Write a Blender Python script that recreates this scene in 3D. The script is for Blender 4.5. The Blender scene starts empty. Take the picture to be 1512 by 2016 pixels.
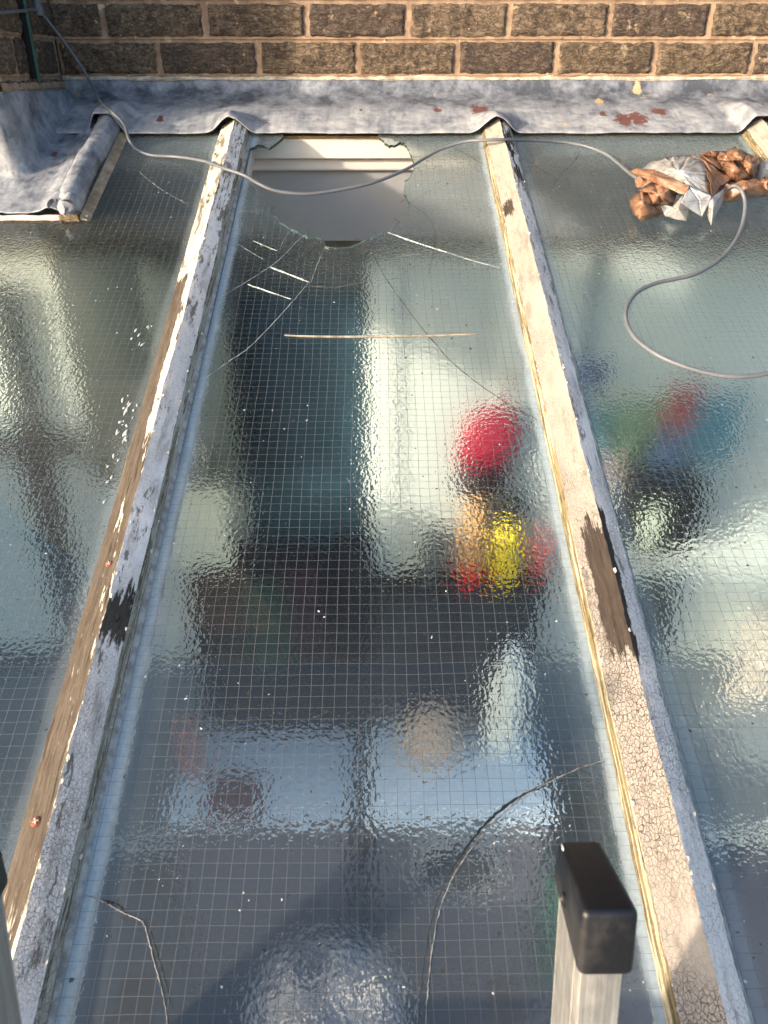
import bpy, bmesh, math, random
from mathutils import Vector, Matrix, noise, Euler
R = math.radians
random.seed(7)
sc = bpy.context.scene
COL = sc.collection

# ------------------------------------------------------------------ camera
SLOPE = R(20); EYE = .74; DEP = R(29.7); YAW = R(.71); FPX = 1514.
O = Vector((0, 0, 2.0))                                   # a point of the roof's glass plane
UD = Vector((1, 0, 0)); VD = Vector((0, math.cos(SLOPE), math.sin(SLOPE))); ND = Vector((0, -math.sin(SLOPE), math.cos(SLOPE)))
ROOF = Matrix(((1, 0, 0, O.x), (0, VD.y, ND.y, O.y), (0, VD.z, ND.z, O.z), (0, 0, 0, 1)))
CAMP = O + ND * EYE
cd = bpy.data.cameras.new('camera'); cam = bpy.data.objects.new('camera', cd); COL.objects.link(cam)
cam.location = CAMP; cam.rotation_euler = Euler((R(90) - DEP, 0, -YAW))
cd.sensor_fit = 'VERTICAL'; cd.sensor_height = 36; cd.sensor_width = 27; cd.lens = 36 * FPX / 2016
cd.clip_start = .02; cd.clip_end = 500
cd.dof.use_dof = True; cd.dof.focus_distance = 1.15; cd.dof.aperture_fstop = 13
sc.camera = cam
CR = cam.rotation_euler.to_matrix()

# ------------------------------------------------------------------ light
SUN_EL = R(12.5); TO_SUN = Vector((-.83 * math.cos(SUN_EL), -.557 * math.cos(SUN_EL), math.sin(SUN_EL)))
w = bpy.data.worlds.new('World'); sc.world = w; w.use_nodes = True
nt = w.node_tree
sky = nt.nodes.new('ShaderNodeTexSky'); sky.sky_type = 'NISHITA'; sky.sun_disc = False
sky.sun_elevation = SUN_EL; sky.sun_rotation = math.atan2(TO_SUN.x, TO_SUN.y)
sky.air_density = 1.0; sky.dust_density = 4.2; sky.ozone_density = 2.0
bg = nt.nodes['Background']; bg.inputs[1].default_value = .15
nt.links.new(sky.outputs[0], bg.inputs[0])
ld = bpy.data.lights.new('sun', 'SUN'); sun = bpy.data.objects.new('sun', ld); COL.objects.link(sun)
ld.energy = 2.0; ld.angle = R(2.0); ld.color = (1, .83, .66)
sun.rotation_euler = (-TO_SUN).to_track_quat('-Z', 'Y').to_euler(); sun.location = (-3, -3, 6)
vs = sc.view_settings
vs.view_transform = 'Standard'; vs.look = 'None'; vs.gamma = 1; vs.exposure = 1.75
cy = sc.cycles
cy.max_bounces = 14; cy.diffuse_bounces = 5; cy.transmission_bounces = 12; cy.glossy_bounces = 4; cy.transparent_max_bounces = 8
cy.caustics_refractive = True; cy.caustics_reflective = False; cy.sample_clamp_indirect = 4; cy.blur_glossy = .6
cy.use_denoising = True

# ------------------------------------------------------------------ helpers
def ray(x, y):
    return CR @ Vector(((x - 756) / FPX, -(y - 1008) / FPX, -1))
def rp(x, y, e=0):
    "photo point -> roof coordinates (u, v, e) at height e over the glass"
    d = ray(x, y); t = (e - (CAMP - O).dot(ND)) / d.dot(ND); p = CAMP + d * t - O
    return Vector((p.dot(UD), p.dot(VD), e))
def rw(u, v, e=0): return O + UD * u + VD * v + ND * e
def at(x, y, Y):
    d = ray(x, y); t = (Y - CAMP.y) / d.y; return CAMP + d * t
def sm(t):
    t = max(0., min(1., t)); return t * t * (3 - 2 * t)
def fb(x, y, z=0., o=4): return noise.fractal(Vector((x, y, z)), 1.0, 2.0, o)

class MB:
    def __init__(s): s.v = []; s.f = []; s.m = []; s.tone = []; s.cur = 0; s.t = 0.
    def vert(s, p): s.v.append(tuple(p)); s.tone.append(s.t); return len(s.v) - 1
    def face(s, idx, m=None): s.f.append(tuple(idx)); s.m.append(s.cur if m is None else m)
    def grid(s, fn, nu, nv, closed_u=False, flip=False):
        b = len(s.v)
        for j in range(nv + 1):
            for i in range(nu + (0 if closed_u else 1)): s.vert(fn(i / nu, j / nv))
        w_ = nu if closed_u else nu + 1
        for j in range(nv):
            for i in range(nu):
                a = b + j * w_ + i; c = b + j * w_ + (i + 1) % w_
                q = (a, c, c + w_, a + w_)
                s.face(q[::-1] if flip else q)
        return b
    def tube(s, pts, r, n=10, cap=True):
        pts = [Vector(p) for p in pts]; N = len(pts); b = len(s.v); up = None
        for i, p in enumerate(pts):
            t = (pts[min(i + 1, N - 1)] - pts[max(i - 1, 0)]).normalized()
            if up is None:
                up = Vector((0, 0, 1)) if abs(t.z) < .9 else Vector((1, 0, 0))
            up = (up - t * up.dot(t)).normalized(); sd = t.cross(up)
            rr = r(i / (N - 1)) if callable(r) else r
            for k in range(n):
                a = 2 * math.pi * k / n
                s.vert(p + up * (math.cos(a) * rr) + sd * (math.sin(a) * rr))
        for i in range(N - 1):
            for k in range(n):
                k2 = (k + 1) % n
                s.face((b + i * n + k, b + i * n + k2, b + (i + 1) * n + k2, b + (i + 1) * n + k)[::-1])
        if cap:
            s.face([b + k for k in range(n)]); s.face([b + (N - 1) * n + k for k in range(n)][::-1])
    def lathe(s, prof, c=(0, 0, 0), n=24, sx=1., sy=1.):
        c = Vector(c); b = len(s.v)
        for r, z in prof:
            for k in range(n):
                a = 2 * math.pi * k / n; s.vert(c + Vector((math.cos(a) * r * sx, math.sin(a) * r * sy, z)))
        for i in range(len(prof) - 1):
            for k in range(n):
                k2 = (k + 1) % n; s.face((b + i * n + k, b + i * n + k2, b + (i + 1) * n + k2, b + (i + 1) * n + k))
        s.face([b + k for k in range(n)][::-1]); s.face([b + (len(prof) - 1) * n + k for k in range(n)])
    def box(s, a, b, bev=0.):
        bm = bmesh.new(); bmesh.ops.create_cube(bm, size=1)
        a = Vector(a); b = Vector(b)
        for v in bm.verts: v.co = Vector([(a[i] + b[i]) / 2 + v.co[i] * (b[i] - a[i]) for i in range(3)])
        if bev: bmesh.ops.bevel(bm, geom=list(bm.edges), offset=bev, segments=3, affect='EDGES', profile=.5)
        s.add(bm)
    def add(s, bm, mtx=None):
        o = len(s.v); bm.verts.ensure_lookup_table()
        for v in bm.verts: s.vert(mtx @ v.co if mtx else v.co)
        for f in bm.faces: s.face([o + v.index for v in f.verts])
        bm.free()
    def build(s, name, mats, parent=None, mtx=None, smooth=True, angle=40):
        me = bpy.data.meshes.new(name); me.from_pydata(s.v, [], s.f)
        for m in (mats if isinstance(mats, (list, tuple)) else [mats]): me.materials.append(m)
        me.polygons.foreach_set('material_index', s.m)
        at_ = me.attributes.new('tone', 'FLOAT', 'POINT'); at_.data.foreach_set('value', s.tone)
        if smooth:
            me.polygons.foreach_set('use_smooth', [True] * len(s.f))
            me.set_sharp_from_angle(angle=R(angle))
        me.update()
        o = bpy.data.objects.new(name, me); COL.objects.link(o)
        if parent: o.parent = parent
        if mtx is not None: o.matrix_local = mtx
        return o
def solid(o, t, off=-1):
    m = o.modifiers.new('thickness', 'SOLIDIFY'); m.thickness = t; m.offset = off; return o
def tag(o, label=None, cat=None, group=None, kind=None):
    if label: o['label'] = label
    if cat: o['category'] = cat
    if group: o['group'] = group
    if kind: o['kind'] = kind
    return o
def empty(name, label, cat, mtx=None, loc=None, group=None):
    o = bpy.data.objects.new(name, None); COL.objects.link(o); o.empty_display_size = .05
    if mtx is not None: o.matrix_world = mtx
    if loc is not None: o.location = loc
    return tag(o, label, cat, group)
def roof_at(u, v=0., e=0.):
    m = ROOF.copy(); m.translation = rw(u, v, e); return m

# ------------------------------------------------------------------ node helper
class NT:
    def __init__(s, name):
        s.mat = bpy.data.materials.new(name); s.mat.use_nodes = True; s.t = s.mat.node_tree; s.t.nodes.clear()
        s.out = s.t.nodes.new('ShaderNodeOutputMaterial')
    def n(s, typ, **kw):
        o = s.t.nodes.new(typ)
        for k, v in kw.items(): setattr(o, k, v)
        return o
    def put(s, sock, v):
        if v is None: return
        if hasattr(v, 'is_linked') or isinstance(v, bpy.types.NodeSocket): s.t.links.new(v, sock)
        elif isinstance(v, (tuple, list)):
            sock.default_value = (*v, 1) if len(v) == 3 and sock.type == 'RGBA' else v
        else: sock.default_value = v
    def m(s, op, a, b=None, c=None, clamp=False):
        o = s.n('ShaderNodeMath', operation=op, use_clamp=clamp)
        for i, x in enumerate((a, b, c)): s.put(o.inputs[i], x)
        return o.outputs[0]
    def mul(s, a, b): return s.m('MULTIPLY', a, b)
    def addm(s, a, b): return s.m('ADD', a, b)
    def sub(s, a, b): return s.m('SUBTRACT', a, b)
    def mx(s, a, b): return s.m('MAXIMUM', a, b)
    def mn(s, a, b): return s.m('MINIMUM', a, b)
    def inv(s, a): return s.m('SUBTRACT', 1., a)
    def ss(s, x, lo, hi, a=0., b=1.):
        o = s.n('ShaderNodeMapRange', interpolation_type='SMOOTHSTEP')
        for i, v in enumerate((x, lo, hi, a, b)): s.put(o.inputs[i], v)
        return o.outputs[0]
    def box(s, x, lo, hi, soft): return s.mul(s.ss(x, lo - soft, lo + soft), s.ss(x, hi - soft, hi + soft, 1., 0.))
    def obj(s):
        if not hasattr(s, '_o'): s._o = s.n('ShaderNodeTexCoord').outputs['Object']
        return s._o
    def uv(s):
        if not hasattr(s, '_s'): q = s.n('ShaderNodeSeparateXYZ'); s.put(q.inputs[0], s.obj()); s._s = q.outputs
        return s._s
    def sc(s, v=(1, 1, 1), loc=(0, 0, 0), vec=None):
        o = s.n('ShaderNodeMapping'); s.put(o.inputs[0], vec or s.obj()); o.inputs['Scale'].default_value = v; o.inputs['Location'].default_value = loc
        return o.outputs[0]
    def noise(s, scale, detail=4, rough=.55, vec=None, dist=0., col=False):
        o = s.n('ShaderNodeTexNoise'); s.put(o.inputs['Vector'], vec or s.obj())
        o.inputs['Scale'].default_value = scale; o.inputs['Detail'].default_value = detail; o.inputs['Roughness'].default_value = rough; o.inputs['Distortion'].default_value = dist
        return o.outputs['Color' if col else 'Fac']
    def vor(s, scale, vec=None, feat='F1', rnd=1.):
        o = s.n('ShaderNodeTexVoronoi', feature=feat); s.put(o.inputs['Vector'], vec or s.obj()); o.inputs['Scale'].default_value = scale; o.inputs['Randomness'].default_value = rnd
        return o
    def warp(s, vec, scale, amt):
        o = s.n('ShaderNodeVectorMath', operation='MULTIPLY_ADD')
        nn = s.noise(scale, 3, .6, vec, col=True)
        c = s.n('ShaderNodeVectorMath', operation='SUBTRACT'); s.put(c.inputs[0], nn); c.inputs[1].default_value = (.5, .5, .5)
        s.put(o.inputs[0], c.outputs[0]); o.inputs[1].default_value = (amt,) * 3; s.put(o.inputs[2], vec)
        return o.outputs[0]
    def mix(s, f, a, b):
        o = s.n('ShaderNodeMix', data_type='RGBA'); s.put(o.inputs[0], f); s.put(o.inputs[6], a); s.put(o.inputs[7], b); return o.outputs[2]
    def ramp(s, f, stops):
        o = s.n('ShaderNodeValToRGB'); s.put(o.inputs[0], f); e = o.color_ramp.elements
        while len(e) < len(stops): e.new(.5)
        for i, (p, c) in enumerate(stops): e[i].position = p; e[i].color = (*c, 1)
        return o.outputs[0]
    def bump(s, h, dist=.001, strength=1., nrm=None):
        o = s.n('ShaderNodeBump'); s.put(o.inputs['Height'], h); o.inputs['Distance'].default_value = dist; o.inputs['Strength'].default_value = strength
        s.put(o.inputs['Normal'], nrm); return o.outputs[0]
    def bsdf(s, col, rough=.7, nrm=None, metal=0., spec=.4, **kw):
        o = s.n('ShaderNodeBsdfPrincipled'); s.put(o.inputs['Base Color'], col); s.put(o.inputs['Roughness'], rough); s.put(o.inputs['Metallic'], metal)
        s.put(o.inputs['Specular IOR Level'], spec); s.put(o.inputs['Normal'], nrm)
        for k, v in kw.items(): s.put(o.inputs[k], v)
        return o.outputs[0]
    def mixs(s, f, a, b):
        o = s.n('ShaderNodeMixShader'); s.put(o.inputs[0], f); s.t.links.new(a, o.inputs[1]); s.t.links.new(b, o.inputs[2]); return o.outputs[0]
    def done(s, sh): s.t.links.new(sh, s.out.inputs[0]); return s.mat

def plain(name, col, rough=.6, var=.25, scale=18, bump=.0004, metal=0., spec=.4):
    k = NT(name); a = k.noise(scale, 5, .6)
    c = k.mix(k.ss(a, .3, .7), tuple(x * (1 - var) for x in col), tuple(min(1, x * (1 + var * .6)) for x in col))
    return k.done(k.bsdf(c, rough, k.bump(k.noise(scale * 8, 4), bump), metal, spec))

# ------------------------------------------------------------------ materials of the roof
CELL = .0127
def glass_top(name, half, tint, seed, edge, uc=0., clusters=()):
    k = NT(name); u, v, _ = k.uv()
    wob = k.noise(7, 2, .5); wv = k.mul(k.sub(wob, .5), .006)
    wob2 = k.noise(5, 2, .5, k.sc(loc=(3, 1, 4))); wu = k.mul(k.sub(wob2, .5), .006)
    def line(x, hw):
        f = k.m('ABSOLUTE', k.sub(k.m('FRACT', k.m('DIVIDE', x, CELL)), .5))
        return k.m('LESS_THAN', k.mul(f, CELL), hw)
    lines = k.mx(line(k.addm(u, wu), .00024), line(k.addm(v, wv), .00021))
    big = k.noise(3.2, 6, .6, k.sc(loc=(seed, 0, 0)))
    streak = k.noise(1, 5, .65, k.sc((90, 6, 1), (seed, 0, 0)))
    grain = k.noise(160, 4, .7, k.sc(loc=(seed, 2, 0)))
    de = k.sub(half, k.m('ABSOLUTE', u))
    dew = k.addm(de, k.mul(k.sub(k.noise(14, 4, .6), .5), .018))
    film = k.mul(edge, k.addm(k.mul(k.ss(dew, .008, .021, 1., 0.), k.addm(.30, k.mul(streak, .40))), k.mul(k.ss(dew, .0, .05, 1., 0.), k.mul(streak, .26))))
    topd = k.mul(k.ss(v, 1.35, 1.7), .08)
    haze = k.addm(.004, k.addm(k.mul(k.ss(big, .45, .75), .025), k.mul(k.ss(k.addm(v, k.mul(big, .4)), .80, .25), .075)))  # dust, plus a milky veil painted low down for the sky's reflection
    dirt_veil = k.m('ADD', k.addm(film, haze), topd, clamp=True)
    dirt_veil = k.m('MULTIPLY', dirt_veil, k.addm(.65, k.mul(grain, .7)), clamp=True)
    # specks of lime and lichen
    clump = k.noise(6, 3, .6, k.sc(loc=(seed, 7, 0)))
    for (x, y, r_) in clusters:
        q = rp(x, y); dd = k.m('SQRT', k.addm(k.m('POWER', k.sub(u, q.x - uc), 2.), k.m('POWER', k.sub(v, q.y), 2.)))
        clump = k.addm(clump, k.mul(k.mul(k.ss(dd, 0., r_, 1., 0.), k.ss(k.noise(38, 3, .6), .42, .6)), .9))
    def speck(scale, rad, keep, loc):
        vv = k.vor(scale, k.warp(k.sc(loc=loc), 160, .006))
        sp = k.n('ShaderNodeSeparateColor'); k.put(sp.inputs[0], vv.outputs['Color'])
        sel = k.m('GREATER_THAN', k.addm(sp.outputs[0], k.mul(k.sub(clump, .5), .5)), keep)
        return k.mul(sel, k.m('LESS_THAN', vv.outputs['Distance'], k.mul(sp.outputs[1], rad)))
    white = k.mx(speck(150, .19, .955, (seed, 0, 0)), speck(60, .10, .93, (0, seed, 0)))
    dark = k.mx(speck(120, .22, .90, (0, 0, seed)), speck(50, .13, .93, (2, seed, 1)))
    mott = k.mul(k.ss(k.noise(220, 3, .7), .55, .7), .012)
    g = k.n('ShaderNodeBsdfGlass'); k.put(g.inputs['Color'], tint); g.inputs['Roughness'].default_value = .035; g.inputs['IOR'].default_value = 1.37
    k.put(g.inputs['Normal'], k.bump(k.noise(45, 3, .5), .00006))
    dc = k.mix(k.ss(big, .3, .7), (.40, .50, .56), (.50, .55, .56))
    dif = k.bsdf(dc, .8, None, 0, .3)
    sh = k.mixs(k.m('ADD', dirt_veil, mott, clamp=True), g.outputs[0], dif)
    sh = k.mixs(k.mul(lines, .85), sh, k.bsdf((.13, .137, .145), .5, None, .1, .4))
    sh = k.mixs(k.mul(white, .75), sh, k.bsdf((.75, .76, .72), .8))
    sh = k.mixs(k.mul(dark, .85), sh, k.bsdf((.03, .03, .025), .8))
    return k.done(sh)
def glass_bottom(tint):
    k = NT('patterned_glass')
    g = k.n('ShaderNodeBsdfGlass'); k.put(g.inputs['Color'], tint); g.inputs['Roughness'].default_value = .08; g.inputs['IOR'].default_value = 1.37
    vec = k.warp(k.sc((1, .85, 1)), 60, .006)
    h = k.addm(k.noise(225, 1.2, .45, vec), k.mul(k.noise(48, 1, .5), .32))
    k.put(g.inputs['Normal'], k.bump(h, .00056)); return k.done(g.outputs[0])
def glass_edge():
    k = NT('glass_edge'); 
    g = k.n('ShaderNodeBsdfGlass'); k.put(g.inputs['Color'], (.55, .78, .70)); g.inputs['Roughness'].default_value = .25; g.inputs['IOR'].default_value = 1.37
    return k.done(k.mixs(.35, g.outputs[0], k.bsdf((.10, .16, .14), .3)))
TINT = (.865, .94, .965)
M_GB = glass_bottom(TINT); M_GE = glass_edge()

def wood_col(k, dark, light, vec=None):
    gr = k.noise(1, 6, .7, k.sc((420, 26, 420)))
    g2 = k.noise(1, 4, .6, k.sc((120, 5, 120), (3, 3, 3)))
    return k.mix(k.ss(k.addm(k.mul(gr, .7), k.mul(g2, .4)), .38, .72), dark, light), gr
def paint_mat(name, paint, wood_d, wood_l, crack_lo=.5, crack_hi=.5, chip=.62, bare=(), keep=(), seed=0., cell=95, grime=.3, grime_col=(.12, .09, .06), topwear=0., grainy=0., bare_dark=0., mould=0.):
    "old oil paint on timber: crackle, chips, bare patches given as (u0,u1,v0,v1) and kept islands"
    k = NT(name); u, v, e = k.uv()
    wc, gr = wood_col(k, wood_d, wood_l)
    vec = k.sc((1.25, .75, 1.25), (seed, 0, 0))
    wv_ = k.warp(vec, 40, .010)
    dist = k.vor(cell, wv_, 'DISTANCE_TO_EDGE').outputs['Distance']
    dist2 = k.vor(cell * 2.1, k.warp(vec, 70, .006), 'DISTANCE_TO_EDGE').outputs['Distance']
    amt = k.mul(k.ss(v, 1.3, .2, crack_lo, crack_hi), k.ss(k.noise(5, 3, .6, k.sc(loc=(seed, 4, 0))), .3, .6))
    cr = k.mul(k.inv(k.ss(dist, .008, .055)), amt)
    cr2 = k.mul(k.inv(k.ss(dist2, .01, .07)), k.mul(amt, .55))
    crack = k.mx(cr, cr2)
    cn = k.addm(k.mul(k.noise(1, 5, .65, k.sc((60, 16, 60), (seed, 1, 2))), .6), k.mul(k.noise(1, 4, .7, k.sc((200, 60, 200), (seed, 5, 2))), .4))
    cn = k.addm(cn, k.mul(k.ss(v, .95, 1.3), topwear))
    if grainy: cn = k.mix(grainy, cn, k.noise(1, 5, .6, k.sc((330, 7, 330), (seed, 3, 3))))
    chips = k.ss(cn, chip, chip + .04)
    jit = k.sub(k.noise(1, 6, .75, k.sc((75, 30, 75), (seed, 2, 8))), .5); jv = k.sub(k.noise(1, 5, .7, k.sc((160, 9, 160), (seed, 4, 1))), .5)
    uj = k.addm(u, k.mul(jit, .016)); vj = k.addm(v, k.addm(k.mul(jit, .07), k.mul(jv, .13)))
    mask = k.inv(k.mx(crack, chips))
    bd = None
    for (u0, u1, v0, v1) in bare:
        pb = k.mul(k.box(uj, u0, u1, .0008), k.box(vj, v0, v1, .004)); mask = k.mul(mask, k.inv(pb)); bd = pb if bd is None else k.mx(bd, pb)
    for (u0, u1, v0, v1, th) in keep:
        isl = k.mul(k.ss(k.noise(1, 4, .65, k.sc((110, 13, 110), (seed, 9, 9))), th, th + .03), k.mul(k.box(uj, u0, u1, .001), k.box(vj, v0, v1, .01)))
        mask = k.mx(mask, isl)
    gn = k.noise(1, 6, .7, k.sc((70, 12, 70), (seed, 7, 1)))
    pc = k.mix(k.mul(k.ss(gn, .46, .72), grime), paint, grime_col)
    pc = k.mix(k.mul(k.ss(k.noise(260, 3, .7), .56, .66), grime * .9), pc, tuple(x * .45 for x in paint))
    wc = k.mix(k.mul(k.ss(k.noise(1, 4, .7, k.sc((600, 90, 600), (seed, 1, 1))), .62, .68), .55), wc, tuple(min(.7, x * 2.6) for x in wood_l))
    wc = k.mix(k.mul(k.ss(k.noise(1, 3, .6, k.sc((260, 9, 260), (1, seed, 1))), .60, .66), .8), wc, tuple(x * .35 for x in wood_d))
    if bare_dark and bd is not None: wc = k.mix(k.mul(bd, bare_dark), wc, k.mix(gr, (.012, .010, .009), (.05, .042, .035)))
    col = k.mix(mask, wc, pc)
    if mould:
        mo = k.ss(k.addm(k.noise(1, 6, .75, k.sc((45, 10, 45), (seed, 8, 8))), k.mul(k.ss(v, .5, 1.3), .05)), .575, .625)
        col = k.mix(k.mul(mo, mould), col, k.mix(k.noise(300, 3, .7), (.02, .017, .013), (.16, .13, .10)))
    h = k.addm(k.mul(mask, .8), k.addm(k.mul(gr, .35), k.mul(k.noise(90, 4, .6), .25)))
    return k.done(k.bsdf(col, k.ss(mask, 0, 1, .85, .5), k.bump(h, .0009), 0, .35))
WHITE = (.84, .775, .72); CREAM = (.41, .36, .305)
BROWN_D = (.045, .030, .02); BROWN_L = (.125, .10, .075); GREY_D = (.06, .05, .035); GREY_L = (.33, .29, .22); BLACK_D = (.012, .010, .008); BLACK_L = (.06, .045, .03)

# bar cross-section, u relative to the ridge: left facet -0.031..0, right facet 0..0.019, right side 0.019..0.036
def yv(x, y, e=.025): return rp(x, y, e).y
lb = {
 'left': paint_mat('bare_weathered_oak', (.80, .72, .56), BROWN_D, BROWN_L, .3, .3, .66, bare=[(-.05, .0, -1, 1.12)], keep=[(-.012, .004, .75, 1.2, .40), (-.03, .0, .0, .16, .46), (-.02, .0, .3, .75, .58)], seed=1.3, grime=.45, topwear=.11, mould=.85),
 'right': paint_mat('flaking_white_paint', WHITE, GREY_D, GREY_L, .15, .95, .585, bare=[(-.01, .05, yv(210, 1262), yv(210, 1165))], keep=[], seed=2.1, cell=300, grime=.55, topwear=.10, grainy=.35, bare_dark=.9, mould=.8),
 'side': paint_mat('mossy_grey_paint', (.52, .47, .39), (.06, .05, .032), (.36, .30, .21), .6, .8, .50, seed=5.2, cell=120, grime=.45, grime_col=(.13, .11, .07), grainy=.5),
}
rb = {
 'left': paint_mat('crackled_cream_paint', CREAM, (.035, .024, .018), (.10, .068, .048), .25, 1., .70, bare=[(-.022, .004, yv(1200, 1290), yv(1150, 1030)), (-.03, -.012, yv(1000, 412), yv(1000, 392))], seed=3.7, cell=210, grime=.25, bare_dark=.45, mould=.35),
 'right': paint_mat('crackled_white_paint', WHITE, BLACK_D, BLACK_L, .5, .75, .635, bare=[(-.01, .007, yv(1220, 1290), yv(1165, 990)), (-.01, .02, 1.42, 1.75)], keep=[(-.0, .03, 1.3, 1.75, .5)], seed=4.4, cell=190, grime=.45, topwear=.07, bare_dark=.8, mould=.75),
 'side': paint_mat('ochre_putty', (.47, .41, .29), (.06, .045, .022), (.27, .21, .11), .2, .3, .47, seed=6.6, cell=60, grime=.5, grime_col=(.22, .16, .06), grainy=.75),
}
M_RAFTER = plain('painted_rafter', (.55, .52, .48), .7, .4, 24)
M_PUTTY = plain('old_putty', (.42, .40, .36), .8, .45, 60, .001)

# ------------------------------------------------------------------ glazing bars
V0, V1 = .045, 1.705
def glazing_bar(u0, mats, label, seed):
    root = empty('glazing_bar', label, 'glazing bar', roof_at(u0), group='timber glazing bars of the roof')
    N = 330
    def wob(v, c, a=.0012): return a * fb(v * 9, c * 7.3 + seed, seed) + a * .5 * fb(v * 60, c * 3.1, seed)
    def section(v):
        r_ = .031 + wob(v, 3)
        return [Vector((-.031 + wob(v, 1, .0016), v, .014 + wob(v, 2))), Vector((wob(v, 4, .0018), v, r_)), Vector((.0235 + wob(v, 5, .0014), v, .0175 + wob(v, 6))),
                Vector((.0285 + wob(v, 7, .0010), v, .004)), Vector((.0335 + wob(v, 8, .0016), v, -.001))]
    def strip(name, a, b, mat, nn=8, sag=0.):
        mb = MB()
        def fn(s, t):
            v = V0 + (V1 - V0) * t; S = section(v); p = S[a].lerp(S[b], s)
            p.z += sag * math.sin(math.pi * s) + .0005 * fb(p.x * 260, v * 45, seed) * math.sin(math.pi * s); return p
        mb.grid(fn, nn, N); return mb.build(name, mat, root)
    strip('left_face', 0, 1, mats['left'], 8, -.0006); strip('right_face', 1, 2, mats['right'], 8, .0006)
    strip('right_side', 2, 3, mats['side'], 5, .0004)
    # putty fillets each side and the left side
    mb = MB()
    def lf(s, t):
        v = V0 + (V1 - V0) * t; S = section(v); p0 = Vector((-.0375 + wob(v, 9, .0014), v, -.001)); p1 = S[0]
        p = p0.lerp(p1, s); p.z += .0012 * math.sin(math.pi * s); return p
    mb.grid(lf, 6, N); mb.build('left_side', mats['lside'], root)
    mb = MB()
    mb.grid(lambda s, t: (lambda v: section(v)[3].lerp(section(v)[4], s) + Vector((0, 0, .0012 * math.sin(math.pi * s))))(V0 + (V1 - V0) * t), 4, N)
    mb.build('putty_fillet', M_PUTTY, root)
    mb = MB(); mb.box((-.036, V0 + .001, -.045), (.036, V1, -.0085), .003); mb.build('rafter', M_RAFTER, root)
    mb = MB()                                            # sawn lower end of the bar
    S = section(V0); base = [Vector((-.0365, V0, -.001))] + S
    mb.face([mb.vert(p) for p in base]); mb.build('sawn_end', mats['left'], root, smooth=False)
    return root
lb['lside'] = lb['left']; rb['lside'] = rb['side']
PITCH = .565; UL = -.295; UR = .270
bar_l = glazing_bar(UL, lb, 'weathered timber bar with a bare brown face and dark knot, left of the broken pane', 1)
bar_r = glazing_bar(UR, rb, 'crackled cream timber bar with one long bare brown patch, right of the broken pane', 2)
def copy_bar(src, u0, label):
    c = src.copy(); COL.objects.link(c); c.matrix_world = roof_at(u0); c['label'] = label
    for ch in src.children:
        d = ch.copy(); COL.objects.link(d); d.parent = c
    return c
copy_bar(bar_r, UR + PITCH, 'white timber bar coming out from under the lead at the brown tape')
copy_bar(bar_l, UL - PITCH, 'timber bar at the pier end of the roof, beyond the lead apron')

M_RUST = plain('rusty_screw', (.30, .10, .05), .7, .5, 300, .0006)
M_PALE = plain('painted_screw', (.62, .52, .44), .7, .3, 300, .0006)
def screw(bar, u0, x, y, e, r, mat, name='screw', label=None):
    p = rp(x, y, e); mb = MB()
    prof = [(r, 0), (r * 1.02, .0012), (r * .75, .0022), (r * .3, .0024)]
    mb.lathe(prof, (p.x - u0, p.y, e - .001), 14)
    o = mb.build(name, mat, bar)
    if label: o['label'] = label
    b2 = MB()
    for a in (0, math.pi / 2):
        c, s_ = math.cos(a + .4), math.sin(a + .4)
        def fn(i, j, c=c, s_=s_): return Vector((p.x - u0 + (i - .5) * r * 1.2 * c - (j - .5) * r * .3 * s_, p.y + (i - .5) * r * 1.2 * s_ + (j - .5) * r * .3 * c, e + .0016 + .0002 * a))
        b2.grid(fn, 1, 1)
    b2.build('cross_slot', M_PALE, o)
screw(bar_l, UL, 70, 1618, .024, .0048, M_RUST, label='rusty orange screw head')
screw(bar_l, UL, 215, 1110, .026, .0042, M_RUST)
screw(bar_l, UL, 310, 787, .029, .004, M_PALE, label='screw head under pale paint')
screw(bar_r, UR, 1322, 1606, .024, .005, M_PALE, label='screw head under white paint')
# dark open knot / screw hole in the bare patch of the left bar
M_HOLE = plain('dark_hole', (.01, .009, .008), .9, .3)
p = rp(222, 1217, .0255); mb = MB()
mb.lathe([(.0068, 0), (.006, .0012), (.0046, .0003), (.0018, .0001)], (p.x - UL, p.y, .0248), 18); mb.build('screw_hole', M_HOLE, bar_l)
# loose flakes of paint lifting off the edges
M_FLAKE = plain('paint_flake', (.66, .62, .54), .6, .25, 80)
def flakes(bar, ulist, seed, n):
    rnd = random.Random(seed); mb = MB()
    for _ in range(n):
        uu, ee = rnd.choice(ulist); vv = rnd.uniform(.08, 1.6); s_ = rnd.uniform(.001, .003); a = rnd.uniform(0, 6.28)
        pts = []
        for k in range(5):
            b = a + k * 1.2566; rr = s_ * rnd.uniform(.6, 1.1)
            pts.append(mb.vert((uu + math.cos(b) * rr * .7, vv + math.sin(b) * rr * 1.4, ee + .0012 * rnd.random() + (.001 if k < 2 else 0))))
        mb.face(pts)
    o = mb.build('paint_flakes', M_FLAKE, bar, smooth=False); o['kind'] = 'stuff'; solid(o, .0004)
flakes(bar_l, [(.023, .0185), (.028, .009), (.002, .031)], 3, 60)
flakes(bar_r, [(.001, .0315), (.022, .019), (-.031, .0145), (-.001, .0315)], 4, 70)

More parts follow.
